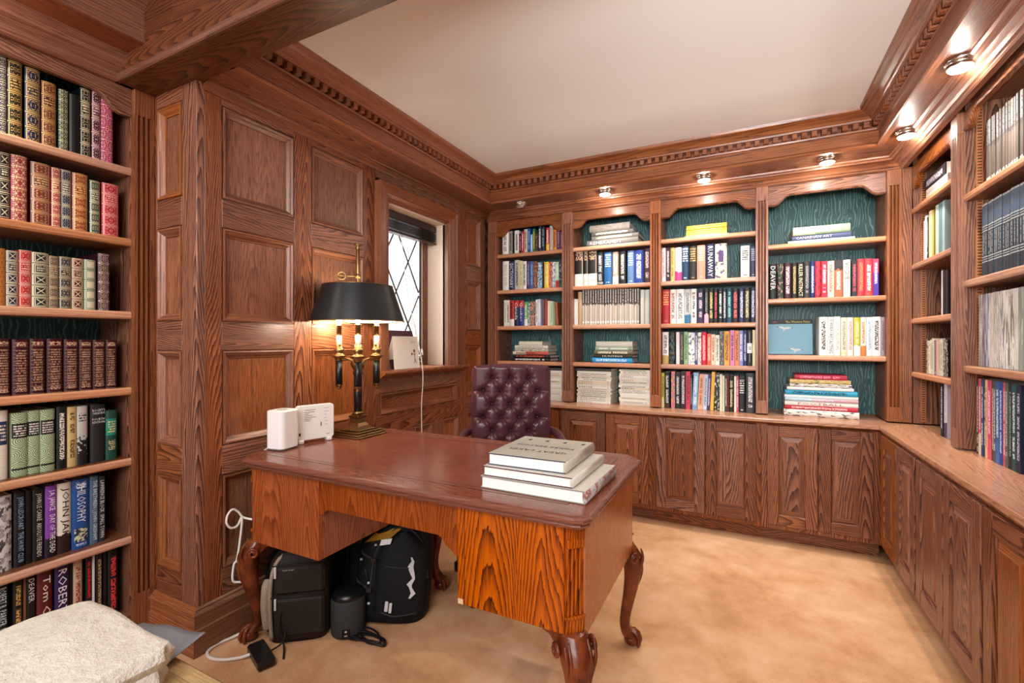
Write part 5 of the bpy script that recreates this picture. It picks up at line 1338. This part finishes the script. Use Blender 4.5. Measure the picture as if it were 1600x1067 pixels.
q = MB(); q.lathe([(.024, 1.035), (.026, 1.045), (.02, 1.055), (.03, 1.07), (.036, 1.085), (.03, 1.1), (.018, 1.115), (.012, 1.13), (.008, 1.15), (.0065, 1.3), (.0065, 1.46), (.012, 1.465), (.014, 1.475), (.009, 1.49), (.009, 1.64), (.012, 1.645), (.014, 1.655), (.009, 1.66), (.02, 1.666), (.02, 1.671), (.001, 1.672)], LX, LY, BRASS, 16); q.lathe([(.026, .842), (.026, .85), (.022, .854)], LX, LY, BRASS, 16); q.build('stem', la)
cf = Vector((.706, -.708)); cr = Vector((-cf.y, cf.x))
for k, (a, lab) in enumerate(((90, 0), (212, 0), (328, 0))):
    aa = math.radians(a); d2 = cf*math.sin(aa)+cr*math.cos(aa); px, py = LX+d2.x*.105, LY+d2.y*.105
    arm = MB(); arm.tube(smooth_curve([(LX+d2.x*.02, LY+d2.y*.02, 1.09), (LX+d2.x*.05, LY+d2.y*.05, 1.108), (LX+d2.x*.08, LY+d2.y*.08, 1.105), (px, py, 1.112)], 5), .006, BRASS, 8)
    arm.lathe([(.0185, 1.1), (.02, 1.112), (.034, 1.122), (.035, 1.127), (.022, 1.13), (.02, 1.142), (.026, 1.15), (.022, 1.16), (.017, 1.165), (.016, 1.18), (.001, 1.18)], px, py, BRASS, 16, cap=False)
    A = arm.build('candle_arm', la)
    q = MB(); q.lathe([(.001, .958), (.012, .964), (.008, .968), (.017, .976), (.019, .985)], px, py, BRASS, 14, cap=False); q.build('finial', A)
    q = MB(); q.lathe([(.0165, .975), (.0165, 1.105)], px, py, BLACKM, 16); q.build('black_sleeve', A)
    q = MB(); q.lathe([(.0135, 1.165), (.0135, 1.225)], px, py, IVORY, 14); q.build('candle', A)
    q = MB(); q.lathe([(.012, 1.225), (.012, 1.27), (.014, 1.272), (.014, 1.276)], px, py, BRASS, 14); q.build('socket', A)
    q = MB(); q.lathe([(.006, 1.276), (.012, 1.286), (.015, 1.298), (.013, 1.312), (.007, 1.33), (.002, 1.345), (.0005, 1.348)], px, py, BULB, 12); q.build('bulb', A)
    l = bpy.data.lights.new('candle_bulb', 'POINT'); l.energy = 2.6; l.color = (1, .86, .68); l.shadow_soft_size = .02
    o = bpy.data.objects.new('candle_bulb', l); COL.objects.link(o); o.parent = la; o.location = (px-LX+d2.x*.03, py-LY+d2.y*.03, 1.30-DT)
q = MB(); V = []; F = []; n = 48
for r, z, s_ in ((.222, 1.293, 1), (.165, 1.466, 1), (.163, 1.466, 0), (.22, 1.293, 0)):
    for k in range(n):
        a = 2*PI*k/n; V.append((LX+r*math.cos(a), LY+r*math.sin(a), z))
f_o = [[k, (k+1) % n, n+(k+1) % n, n+k] for k in range(n)]; f_i = [[2*n+k, 2*n+(k+1) % n, 3*n+(k+1) % n, 3*n+k] for k in range(n)]
q.raw(V[:2*n], f_o, SHADE, True); q.raw(V[2*n:], [[k, (k+1) % n, n+(k+1) % n, n+k] for k in range(n)], SHADEIN, True)
sh = q.build('shade', la, fix=False)
q = MB(); ringp = lambda r, z: [(LX+r*math.cos(2*PI*k/n), LY+r*math.sin(2*PI*k/n), z) for k in range(n+1)]
q.tube(ringp(.222, 1.293), .003, BRASS, 6); q.tube(ringp(.165, 1.466), .0025, BRASS, 6); q.build('shade_rim', sh)
q = MB()
for k in range(3):
    a = 2*PI*k/3+.4; q.tube([(LX, LY, 1.462), (LX+.164*math.cos(a), LY+.164*math.sin(a), 1.462)], .003, BRASS, 6)
q.build('spider', sh)
q = MB(); kd = -cr; q.tube([(LX, LY, 1.515), (LX+kd.x*.055, LY+kd.y*.055, 1.515)], .003, BRASS, 6)
q.tube([(LX+kd.x*(.075+.018*math.cos(a)), LY+kd.y*(.075+.018*math.cos(a)), 1.515+.018*math.sin(a)) for a in [2*PI*k/16 for k in range(17)]], .003, BRASS, 6)
q.tube([(LX+kd.x*.055, LY+kd.y*.055, 1.515), (LX+kd.x*.1, LY+kd.y*.1, 1.515)], .0025, BRASS, 6); q.lathe([(.011, 1.505), (.012, 1.515), (.011, 1.525)], LX, LY, BRASS, 12); q.build('key_screw', la)

# ------------------------------------------------------------------ router boxes
def rbox(q, x0, x1, y0, y1, z0, z1, r, mat, n=6):
    pts = []
    for cx, cy, a0 in ((x1-r, y1-r, 0), (x0+r, y1-r, 90), (x0+r, y0+r, 180), (x1-r, y0+r, 270)):
        for k in range(n+1):
            a = math.radians(a0+90*k/n); pts.append((cx+r*math.cos(a), cy+r*math.sin(a)))
    m_ = len(pts); e = .004
    cx, cy = (x0+x1)/2, (y0+y1)/2
    sh_ = lambda p, k: (p[0]+(cx-p[0])*k/max(abs(x1-x0), 1e-6)*2, p[1]+(cy-p[1])*k/max(abs(y1-y0), 1e-6)*2)
    rings = [([sh_(p, e) for p in pts], z0), (pts, z0+e), (pts, z1-e), ([sh_(p, e) for p in pts], z1)]
    V = [(x, y, z) for pl, z in rings for x, y in pl]; F = []
    for k in range(3):
        for i in range(m_): F.append([k*m_+i, k*m_+(i+1) % m_, (k+1)*m_+(i+1) % m_, (k+1)*m_+i])
    F += [list(range(m_))[::-1], list(range(3*m_, 4*m_))]; q.raw(V, F, mat, False)
rt = thing('mesh_router', (-1.775, 1.345, DT), 'white rounded box standing at the desk left corner', 'router', rot=(0, 0, math.radians(8)))
q = MB(); rbox(q, -.043, .05, -.052, .048, .004, .165, .022, WHITEP); q.build('body', rt, local=True)
q = MB(); rbox(q, -.04, .047, -.049, .045, 0, .005, .02, plain('grey_foot', '#55555a', .6)); q.build('base_foot', rt, local=True)
q = MB(); q.lathe([(.001, .1655), (.018, .1655), (.02, .166), (.022, .1655)], 0, 0, plain('soft_grey_ring', '#b8b8ba', .4), 18, cap=False); q.build('top_ring', rt, local=True)
md = thing('modem', (-1.745, 1.498, DT), 'flat white modem standing on edge between the white box and the lamp', 'modem', rot=(0, 0, math.radians(-17)))
q = MB(lambda u, v, w: (w, u, v)); 
r = .012; pts = []
for cx, cy, a0 in ((.08-r, .168-r, 0), (-.085+r, .168-r, 90), (-.085+r, .014+r, 180), (.08-r, .014+r, 270)):
    for k in range(6): a = math.radians(a0+18*k); pts.append((cx+r*math.cos(a), cy+r*math.sin(a)))
q.prism(pts, -.03, 0, WHITEP); q.build('body', md, local=True, bev=.003)
for y_ in (-.07, .058):
    q = MB(); q.box(-.03, .006, y_-.012, y_+.012, 0, .016, WHITEP, .003); q.build('foot', md, local=True)
q = MB(lambda u, v, w: (w, u, v))
rr = random.Random(2)
for k, (z_, l_) in enumerate(((.148, .05), (.138, .044), (.13, .02), (.122, .036), (.114, .05), (.107, .03), (.1, .026))):
    q.box(-.055, -.055+l_, z_-.0013, z_+.0013, .0002, .0006, GREYINK)
for k in range(6): q.box(.035, .045+.01*rr.random(), .15-.015*k, .1515-.015*k, .0002, .0006, GREYINK)
q.box(.018, .022, .07, .088, .0002, .0006, INK); q.box(.045, .06, .03, .033, .0002, .0006, GREYINK); q.box(-.08, -.072, .035, .048, .0002, .0006, INK)
q.build('printed_panel', md, local=True)
q = MB(); q.tube(smooth_curve([(-1.80, 1.34, .77), (-1.83, 1.33, .745), (-1.845, 1.3, .72), (-1.85, 1.29, .66)], 6), .003, CORDW, 6); tag(q.build('power_lead'), 'thin white lead hanging behind the white box at the desk edge', 'cable')

# ------------------------------------------------------------------ tufted chair
ch = thing('desk_chair', (-1.155, 2.29, 0), 'burgundy buttoned leather desk chair standing behind the desk', 'chair', rot=(0, 0, math.radians(27.5)))
BW, BH0, BH1 = .217, .56, 1.078
btn = []
sx_, sz_ = .098, .0715
for r_, z in enumerate([1.0-.0715*k for k in range(6)]):
    xs = [-sx_, 0, sx_] if r_ % 2 == 0 else [-1.5*sx_, -.5*sx_, .5*sx_, 1.5*sx_]
    for x in xs: btn.append((x-.004, z))
lines = []
for i, a in enumerate(btn):
    for b in btn[i+1:]:
        if abs(abs(a[0]-b[0])-sx_/2) < .005 and abs(abs(a[1]-b[1])-sz_) < .005: lines.append((a, b))
for x, z in btn:
    if abs(z-1.0) < .01: lines.append(((x, z), (x, 1.09)))
    if abs(abs(x+.004)-1.5*sx_) < .01: lines.append(((x, z), (x+(.09 if x > 0 else -.09), z)))
def sd(px, pz, a, b):
    dx, dz = b[0]-a[0], b[1]-a[1]; t = max(0, min(1, ((px-a[0])*dx+(pz-a[1])*dz)/(dx*dx+dz*dz)))
    return math.hypot(px-a[0]-t*dx, pz-a[1]-t*dz)
NX, NZ = 84, 100
q = MB(); V = []; F = []
def topz(x): a = abs(x)/BW; return BH1-.002-.014*a**2-.03*max(0, (a-.86)/.14)**2.5
for j in range(NZ+1):
    for i in range(NX+1):
        x = -BW+2*BW*i/NX; z = BH0+(topz(x)-BH0)*j/NZ
        db = min(math.hypot(x-bx, z-bz) for bx, bz in btn); dl = min(sd(x, z, a, b) for a, b in lines)
        h = .042-.038*math.exp(-(db/.017)**1.2)-.013*math.exp(-(dl/.008)**1.2)
        h += .0035*math.sin(math.atan2(z-min(btn, key=lambda b: math.hypot(x-b[0], z-b[1]))[1], x-min(btn, key=lambda b: math.hypot(x-b[0], z-b[1]))[0])*7)*math.exp(-((db-.02)/.014)**2)
        e = min((BW-abs(x))/.03, (BH1+.004-z)/.03, 1); e = max(e, 0)
        h = h*(e**.45 if e < 1 else 1)
        V.append((x, -h-.03-.02*((x/BW)**2)*-1, z))
for j in range(NZ):
    for i in range(NX): F.append([j*(NX+1)+i, j*(NX+1)+i+1, (j+1)*(NX+1)+i+1, (j+1)*(NX+1)+i])
q.raw(V, F, OXBLOOD, True); bk = q.build('backrest', ch, local=True)
q = MB(); pts = [(-BW, -.012), (BW, -.012), (BW, .03), (BW*.8, .055), (-BW*.8, .055), (-BW, .03)]; V = []
for z in (BH0, BH1-.05, BH1-.016): V += [(x*(1 if z < BH1-.03 else .93), y_, z-(.012 if z > BH1-.03 else 0)) for x, y_ in pts]
V = V; F = []
for k in range(2):
    for i in range(6): F.append([k*6+i, k*6+(i+1) % 6, (k+1)*6+(i+1) % 6, (k+1)*6+i])
F += [list(range(6))[::-1], list(range(12, 18))]; q.raw(V, F, OXBLOOD); q.build('back_shell', bk, local=True, bev=.008)
me = None
for x, z in btn:
    q = MB(); 
    if me is None:
        q.lathe([(.001, .005), (.005, .0035), (.0068, 0), (.005, -.003)], 0, 0, OXBLOOD, 10, cap=False); b_ = q.build('button', bk, local=True); me = b_.data
    else:
        b_ = bpy.data.objects.new('button', me); COL.objects.link(b_); b_.parent = bk
    b_.location = (x, -.036, z); b_.rotation_euler = (PI/2, 0, 0)
q = MB(); q.box(-.24, .24, -.46, .0, .40, .52, OXBLOOD, .03); q.build('seat', ch, local=True)
for s_ in (-1, 1):
    q = MB(); q.tube(smooth_curve([(s_*.215, .03, .70), (s_*.245, -.03, .70), (s_*.258, -.15, .685), (s_*.255, -.3, .66), (s_*.25, -.36, .62), (s_*.25, -.36, .5), (s_*.245, -.34, .44)], 6), [.022]*13+[.026]*12+[.024]*12, OXBLOOD, 12); q.build('arm', ch, local=True)
q = MB(); q.lathe([(.03, .08), (.03, .3), (.05, .34), (.1, .385), (.11, .4)], 0, -.22, CARVED, 16); q.build('pedestal', ch, local=True)
for k in range(5):
    a = 2*PI*k/5+.3; q = MB(); q.tube(smooth_curve([(.02*math.cos(a), -.22+.02*math.sin(a), .12), (.15*math.cos(a), -.22+.15*math.sin(a), .1), (.29*math.cos(a), -.22+.29*math.sin(a), .065)], 5), [.028]*5+[.024]*6, CARVED, 8); lg = q.build('base_leg', ch, local=True)
    q = MB(); q.lathe([(.006, .0), (.024, .004), (.024, .045), (.006, .05)], .29*math.cos(a), -.22+.29*math.sin(a), BLACKM, 12); q.build('caster', lg, local=True)
# ------------------------------------------------------------------ bags and gadgets under the desk
def bulge(q, w, d, h, mat, top=.6, n=14, lean=0, sq=3.5):
    """soft upright bag body: superellipse sections, wider low, rounded top."""
    V = []; F = []; m_ = 28; rows = []
    for j in range(n+1):
        t = j/n; z = h*t
        k = 1-.05*abs(t-.4); 
        if t > top: k *= math.sqrt(max(.0, 1-((t-top)/(1-top))**2.6*.86))
        if t < .06: k *= .93+t
        rows.append((k, z))
    for k, z in rows:
        for i in range(m_):
            a = 2*PI*i/m_; c_, s_ = math.cos(a), math.sin(a)
            V.append((w/2*k*math.copysign(abs(c_)**(2/sq), c_), d/2*(.55+.45*k)*math.copysign(abs(s_)**(2/sq), s_)+lean*z, z))
    for j in range(n):
        for i in range(m_): F.append([j*m_+i, j*m_+(i+1) % m_, (j+1)*m_+(i+1) % m_, (j+1)*m_+i])
    F += [list(range(m_))[::-1], list(range(n*m_, (n+1)*m_))]; q.raw(V, F, mat, True)
b1 = thing('camera_backpack', (-1.65, 1.345, 0), 'dark brown camera backpack with taupe piping under the desk left end', 'backpack', rot=(0, 0, math.radians(38)))
q = MB(); bulge(q, .235, .17, .365, BROWNNY, .72, sq=5); q.build('body', b1, local=True)
q = MB(); 
V = lambda x, z: (x, -.087, z)
q.box(-.085, .105, -.102, -.07, .03, .185, BROWNNY, .012); q.build('lower_pocket', b1, local=True)
q = MB(); q.box(-.085, .105, -.1, -.07, .195, .31, BROWNNY, .012); q.build('upper_pocket', b1, local=True)
q = MB(); q.tube(smooth_curve([(-.095, -.085, .02), (-.1, -.09, .15), (-.095, -.09, .26), (-.075, -.075, .325), (-.03, -.04, .357)], 6), .008, TAUPE, 6); q.tube(smooth_curve([(-.118, -.05, .05), (-.125, -.055, .13), (-.122, -.055, .21), (-.118, -.04, .23)], 6), .02, TAUPE, 8); q.build('piping', b1, local=True)
q = MB(); q.box(-.132, -.105, -.06, .03, .03, .2, GREYFAB, .012); q.build('side_pocket', b1, local=True)
q = MB()
for z in (.19, .315):
    q.box(-.08, -.072, -.112, -.104, z-.045, z, SILVER, .002); q.tube([(-.095, -.1, z), (.1, -.104, z)], .0025, SLOT, 6)
q.build('zip_pull', b1, local=True)
q = MB(); q.tube(smooth_curve([(-.05, .02, .35), (-.045, 0, .385), (.03, 0, .388), (.04, .02, .352)], 6), .009, BROWNNY, 8); q.build('grab_handle', b1, local=True)
q = MB(); q.tube(smooth_curve([(-.1, .09, .33), (-.15, .12, .25), (-.165, .1, .12), (-.125, .07, .03)], 6), .014, NYLON, 8); q.build('shoulder_strap', b1, local=True)
vs, fs = text_mesh('Case Logic', .045, .007); me = bpy.data.meshes.new('badge'); me.from_pydata([(x-.03, -.1006, z+.295) for x, z in vs], [], fs); me.materials.append(SILVER); o = bpy.data.objects.new('badge', me); COL.objects.link(o); o.parent = b1

b2 = thing('hiking_backpack', (-1.40, 1.60, 0), 'black hiking backpack with silver motif leaning in the knee hole', 'backpack', rot=(math.radians(-8), math.radians(5), math.radians(30)))
q = MB(); bulge(q, .33, .21, .405, NYLON, .62, sq=2.8); q.build('body', b2, local=True)
q = MB(); q2 = []
V = []; F = []; n = 12
for j in range(n+1):
    t = j/n; z = .04+.33*t; w = .115*math.sqrt(max(.02, 1-(max(0, t-.55)/.45)**2.2))*(1-.08*(1-t)); 
    for i in range(9):
        a = PI*i/8; V.append((.035+w*math.cos(a), -.085-.05*math.sin(a)**.7*(.75+.25*math.sin(PI*t)), z))
for j in range(n):
    for i in range(8): F.append([j*9+i, j*9+i+1, (j+1)*9+i+1, (j+1)*9+i])
q.raw(V, F, NYLON, True); q.build('front_pocket', b2, local=True)
q = MB(); q.tube(smooth_curve([(-.075, -.09, .06), (-.085, -.1, .18), (-.065, -.1, .31), (.02, -.09, .385), (.11, -.09, .33), (.15, -.08, .18)], 8), .004, GREYFAB, 6); q.build('zip', b2, local=True)
q = MB()
for a, b in (((-.14, -.07, .08), (-.09, -.11, .16)), ((-.09, -.11, .16), (-.14, -.07, .24)), ((-.14, -.07, .24), (-.08, -.1, .31)), ((-.14, -.07, .16), (-.08, -.11, .08)), ((-.08, -.1, .31), (-.14, -.06, .33))): q.tube([a, b], .0028, CORDB, 6)
q.build('bungee_cord', b2, local=True)
q = MB()
for p in ((-.09, -.113, .16), (-.08, -.103, .31), (-.14, -.075, .24), (-.08, -.113, .08)): q.lathe([(.001, p[2]-.005), (.006, p[2]-.003), (.006, p[2]+.003), (.001, p[2]+.005)], p[0], p[1]-.003, SILVER, 8)
q.build('cord_toggle', b2, local=True)
q = MB()
mot = [(.012, 0, .004), (.026, .02, .010), (.012, .042, .006), (.006, .052, .011), (.022, .075, .006), (.012, .1, .010), (.004, .118, .012), (.012, .14, .006), (.004, .155, .003)]
for (x0, z0, w0), (x1, z1, w1) in zip(mot, mot[1:]):
    q.raw([(.075+x0-w0, -.137, .115+z0*1.05), (.075+x0+w0, -.137, .115+z0*1.05), (.075+x1+w1, -.137, .115+z1*1.05), (.075+x1-w1, -.137, .115+z1*1.05)], [[0, 1, 2, 3]], SILVER)
q.build('silver_motif', b2, local=True, fix=False)
q = MB(); q.box(-.01, .004, -.142, -.136, .06, .1, SILVER, .002); q.box(.008, .02, -.142, -.136, .055, .095, SILVER, .002); q.build('zip_pull', b2, local=True)
q = MB(); q.raw([(-.13, -.1, .315), (-.02, -.125, .345), (.02, -.1, .38), (-.07, -.075, .372)], [[0, 1, 2, 3]], MANILA); q.raw([(-.055, -.128, .338), (-.01, -.134, .348), (-.015, -.137, .325), (-.06, -.131, .315)], [[0, 1, 2, 3]], WHITEP); q.build('yellow_tag', b2, local=True, fix=False)
for k_, (z_, w_) in enumerate(((.13, .16), (.25, .155))):
    q = MB(); q.tube(smooth_curve([(-w_, -.02, z_+.03), (-w_+.02, -.075, z_+.015), (-w_+.075, -.108, z_)], 5), .006, GREYFAB, 6); q.box(-w_+.06, -w_+.085, -.118, -.106, z_-.01, z_+.01, SLOT, .003); q.build('compression_strap', b2, local=True)
q = MB(); q.tube(smooth_curve([(-.05, -.1, .05), (.03, -.142, .045), (.12, -.11, .05)], 6), .003, GREYFAB, 6); q.tube(smooth_curve([(-.06, -.11, .23), (.035, -.145, .235), (.125, -.11, .23)], 6), .0025, GREYFAB, 6); q.build('seam', b2, local=True)
q = MB(); q.tube(smooth_curve([(.0, .05, .385), (.01, .04, .412), (.06, .04, .412), (.07, .05, .38)], 6), .008, NYLON, 8); q.build('grab_handle', b2, local=True)
q = MB(); q.tube(smooth_curve([(-.12, .1, .38), (-.18, .12, .28), (-.19, .1, .14), (-.15, .07, .03)], 6), .018, NYLON, 8); q.build('shoulder_strap', b2, local=True)

ds = thing('laptop_bag', (-1.60, 1.62, 0), 'dark navy bag standing behind the charcoal speaker under the desk', 'bag', rot=(0, 0, math.radians(20)))
q = MB(); bulge(q, .26, .12, .33, plain('navy_nylon', '#12151f', .5), .8, sq=5); q.build('body', ds, local=True)
q = MB(); q.tube(smooth_curve([(-.03, -.055, .05), (-.025, -.066, .18), (-.03, -.06, .3), (0, 0, .36)], 6), .008, NYLON, 6); q.build('strap', ds, local=True)

sp_ = thing('smart_speaker', (-1.47, 1.42, 0), 'charcoal cylindrical speaker between the two backpacks', 'speaker')
q = MB(); q.lathe([(.06, .002), (.066, .006), (.068, .02), (.068, .135), (.066, .146), (.063, .15)], -1.47, 1.42, GREYFAB, 32); q.build('fabric_body', sp_)
q = MB(); q.lathe([(.064, .15), (.065, .155), (.06, .168), (.045, .178), (.02, .182), (.001, .182)], -1.47, 1.42, BLACKM, 32, cap=False); q.build('gloss_top', sp_)
dq = Vector((.62, -.78)); 
fr_ = lambda u, v, w: (-1.47+dq.x*(.068+w)-dq.y*-u*-1, 1.42+dq.y*(.068+w)+dq.x*u, v)
q = MB(fr_); q.box(-.016, .016, .012, .05, -.004, .002, plain('gloss_black', '#08080a', .15), .001); q.build('badge_plate', sp_)
q = MB(fr_); q.box(-.004, .004, .035, .041, .002, .0026, SILVER); q.box(-.006, .006, .02, .023, .002, .0026, SILVER); q.build('badge_mark', sp_)

q = MB(); pts = []
rr = random.Random(5)
for k in range(60):
    a = k*.62; r = .05+.018*math.sin(k*1.3); pts.append((-1.38+r*1.5*math.cos(a)+.0006*k, 1.40+r*.55*math.sin(a)+.0004*k, .006+.012*abs(math.sin(k*.5))))
q.tube(smooth_curve(pts, 3), .0035, CORDB, 6); tag(q.build('coiled_cord'), 'black cord coiled on the carpet before the hiking backpack', 'cable')
ad = thing('power_adapter', (-1.63, 1.145, 0), 'black flat power adapter lying by the brown backpack', 'adapter', rot=(0, 0, math.radians(-20)))
q = MB(); q.box(-.075, .075, -.03, .03, .002, .035, BLACKM, .006); q.build('case', ad, local=True)
q = MB(); q.tube(smooth_curve([(.0, .03, .018), (-.01, .08, .03), (-.03, .1, .1), (-.035, .09, .16), (-.02, .07, .1), (.0, .08, .02), (.06, .06, .006)], 6), .0035, CORDB, 6); q.build('lead', ad, local=True)

# white cord: loop by the wall, down behind the leg, round on the carpet
loop = [(-1.79, 1.24, .545), (-1.82, 1.225, .55), (-1.838, 1.21, .56), (-1.845, 1.195, .585), (-1.848, 1.175, .60), (-1.848, 1.155, .585), (-1.848, 1.15, .555), (-1.846, 1.165, .53), (-1.842, 1.19, .53), (-1.836, 1.205, .56), (-1.834, 1.2, .5), (-1.835, 1.185, .4), (-1.84, 1.175, .3), (-1.84, 1.17, .24), (-1.83, 1.19, .225), (-1.80, 1.23, .22)]
loop = [(x, y, z-(.08 if z > .35 else 0)) for x, y, z in loop]
q = MB(); q.tube(smooth_curve(loop, 8), .0045, CORDW, 8); tag(q.build('white_cord'), 'white cord hanging in a loop beside the desk left leg', 'cable')
fl = [(-1.80, 1.245, .05), (-1.82, 1.225, .02), (-1.845, 1.17, .008), (-1.86, 1.12, .006), (-1.845, 1.075, .006), (-1.80, 1.06, .006), (-1.75, 1.075, .006), (-1.70, 1.11, .008), (-1.672, 1.138, .015)]
q = MB(); q.tube(smooth_curve(fl, 8), .006, CORDW, 8); tag(q.build('white_cord'), 'white cord curving on the carpet to the black adapter', 'cable')

# ------------------------------------------------------------------ cards on the window sill
def leaf(name, w, h, t, mat, parent): 
    q = MB(); q.box(-w/2, w/2, 0, h, -t/2, t/2, mat); 
    return q
cd = thing('greeting_card', (-1.83, 2.26, 1.031), 'white greeting card with a stick figure on the window sill', 'card')
q = MB(lambda u, v, w: (-1.825+w-.09*(v-1.031), 2.245+u, v)); q.box(-.13, .105, 1.031, 1.225, -.001, .001, CARDW); q.build('front_leaf', cd)
q = MB(lambda u, v, w: (-1.9+w+.3*(v-1.031), 2.245+u, v)); q.box(-.13, .1, 1.031, 1.22, -.001, .001, CARDW); q.build('back_leaf', cd)
q = MB(lambda u, v, w: (-1.825+w-.09*(v-1.031), 2.245+u, v))
q.raw([(.03, 1.13, .0016), (.048, 1.118, .0016), (.03, 1.106, .0016)], [[0, 1, 2]], REDINK)
q.raw([(-.005+.011*math.cos(a)+.065, 1.136+.011*math.sin(a), .0016) for a in [2*PI*k/12 for k in range(12)]], [list(range(12))], plain('printed_brown', '#7a6440', .6))
for a, b in (((.06, 1.125), (.062, 1.09)), ((.062, 1.09), (.055, 1.06)), ((.062, 1.09), (.075, 1.06)), ((.05, 1.118), (.06, 1.11)), ((.061, 1.112), (.075, 1.12))):
    q.tube([(a[0], a[1], .0016), (b[0], b[1], .0016)], .0012, INK, 4)
q.build('stick_figure', cd, fix=False)
vs, fs = text_mesh('déjà vue', .05, .012); q = MB(lambda u, v, w: (-1.825+w-.09*(v-1.031), 2.245+u, v)); q.raw([(x+.055, z+1.19, .0016) for x, z in vs], fs, GREYINK); q.build('lettering', cd, fix=False)
q = MB(lambda u, v, w: (-1.872+w-.22*(v-1.031), 2.26+u, v)); q.box(-.12, .135, 1.031, 1.262, -.002, .002, MAROONC, .0005); tag(q.build('maroon_folder'), 'maroon card folder leaning behind the white greeting card', 'folder')

# ------------------------------------------------------------------ bench, plastic sheet and folded blanket
be = thing('upholstered_bench', (-1.3, .4, 0), 'tan slub-fabric upholstered bench at the lower left corner', 'bench')
q = MB(); q.box(-1.72, -.86, .12, .69, .27, .40, TANFAB, .02); q.build('cushion', be)
q = MB(); q.box(-1.70, -.88, .14, .67, .12, .27, TANFAB, .005); q.build('apron', be)
for x in (-1.66, -.92):
    for y in (.18, .63):
        q = MB(); q.box(x-.025, x+.025, y-.025, y+.025, 0, .13, CARVED, .004); q.build('leg', be)
def sheetz(x, y): return .404
q = MB(); V = []; F = []
P0 = [(-1.62, .42), (-1.24, .40), (-1.27, .735), (-1.5, .70)]
N = 16
for j in range(N+1):
    for i in range(N+1):
        a, b = i/N, j/N
        x = (P0[0][0]*(1-a)+P0[1][0]*a)*(1-b)+(P0[3][0]*(1-a)+P0[2][0]*a)*b; y = (P0[0][1]*(1-a)+P0[1][1]*a)*(1-b)+(P0[3][1]*(1-a)+P0[2][1]*a)*b
        V.append((x, y, .4035+.05*max(0, b-.45)**1.3*(.6+.6*a)+.003*math.sin(9*a+4*b)*b))
for j in range(N):
    for i in range(N): F.append([j*(N+1)+i, j*(N+1)+i+1, (j+1)*(N+1)+i+1, (j+1)*(N+1)+i])
q.raw(V, F, GREYPL, True); ps = q.build('plastic_sheet', fix=True); tag(ps, 'grey plastic sheet sticking out from under the cream blanket', 'sheet')
sol = ps.modifiers.new('thickness', 'SOLIDIFY'); sol.thickness = .0015; sol.offset = 1
bt = thing('folded_blanket', (-1.38, .4, .41), 'cream fleece blanket folded on the tan bench', 'blanket')
def fold_layer(name, x0, x1, y0, y1, z0, th, seed, r):
    rr = random.Random(seed); q = MB(); V = []; F = []; NXx, NY = 46, 40
    ph = [rr.uniform(0, 6) for _ in range(6)]
    def edge(y): return .012*math.sin(11*y+ph[0])
    def hh(x, y): return .006*math.sin(9*x+ph[1])*math.sin(8*y+ph[2])+.004*math.sin(23*x+ph[3]+5*y)+.003*math.sin(31*y+ph[4])
    for side in (0, 1):
        for j in range(NY+1):
            for i in range(NXx+1):
                a = i/NXx*2-1; b = j/NY*2-1
                pr = lambda t: min(1.0, math.sqrt(max(0, 1-max(0, (abs(t)-(1-r))/r)**2)))
                e = min(pr(a), pr(b)); X = (x0+x1)/2+(x1-x0)/2*a; Y = (y0+y1)/2+(y1-y0)/2*b
                # rounded plan corners
                k = max(0, (abs(a)-.86)/.14)*max(0, (abs(b)-.86)/.14); X -= math.copysign(.03*k, a); Y -= math.copysign(.03*k, b)
                X += edge(Y*(1 if side else 1))*(.5+.5*a)
                z = z0+th/2+(1 if side else -1)*th/2*e+(hh(X, Y) if side else 0)*e
                V.append((X, Y, max(z, z0+.0005)))
    o1 = (NXx+1)*(NY+1)
    for j in range(NY):
        for i in range(NXx):
            q4 = [j*(NXx+1)+i, j*(NXx+1)+i+1, (j+1)*(NXx+1)+i+1, (j+1)*(NXx+1)+i]
            F.append(q4[::-1]); F.append([o1+k for k in q4])
    q.raw(V, F, FLEECE, True); return q.build(name, bt)
fold_layer('bottom_fold', -1.60, -1.19, .16, .618, .408, .045, 1, .06)
fold_layer('top_fold', -1.62, -1.175, .15, .63, .446, .055, 2, .09)
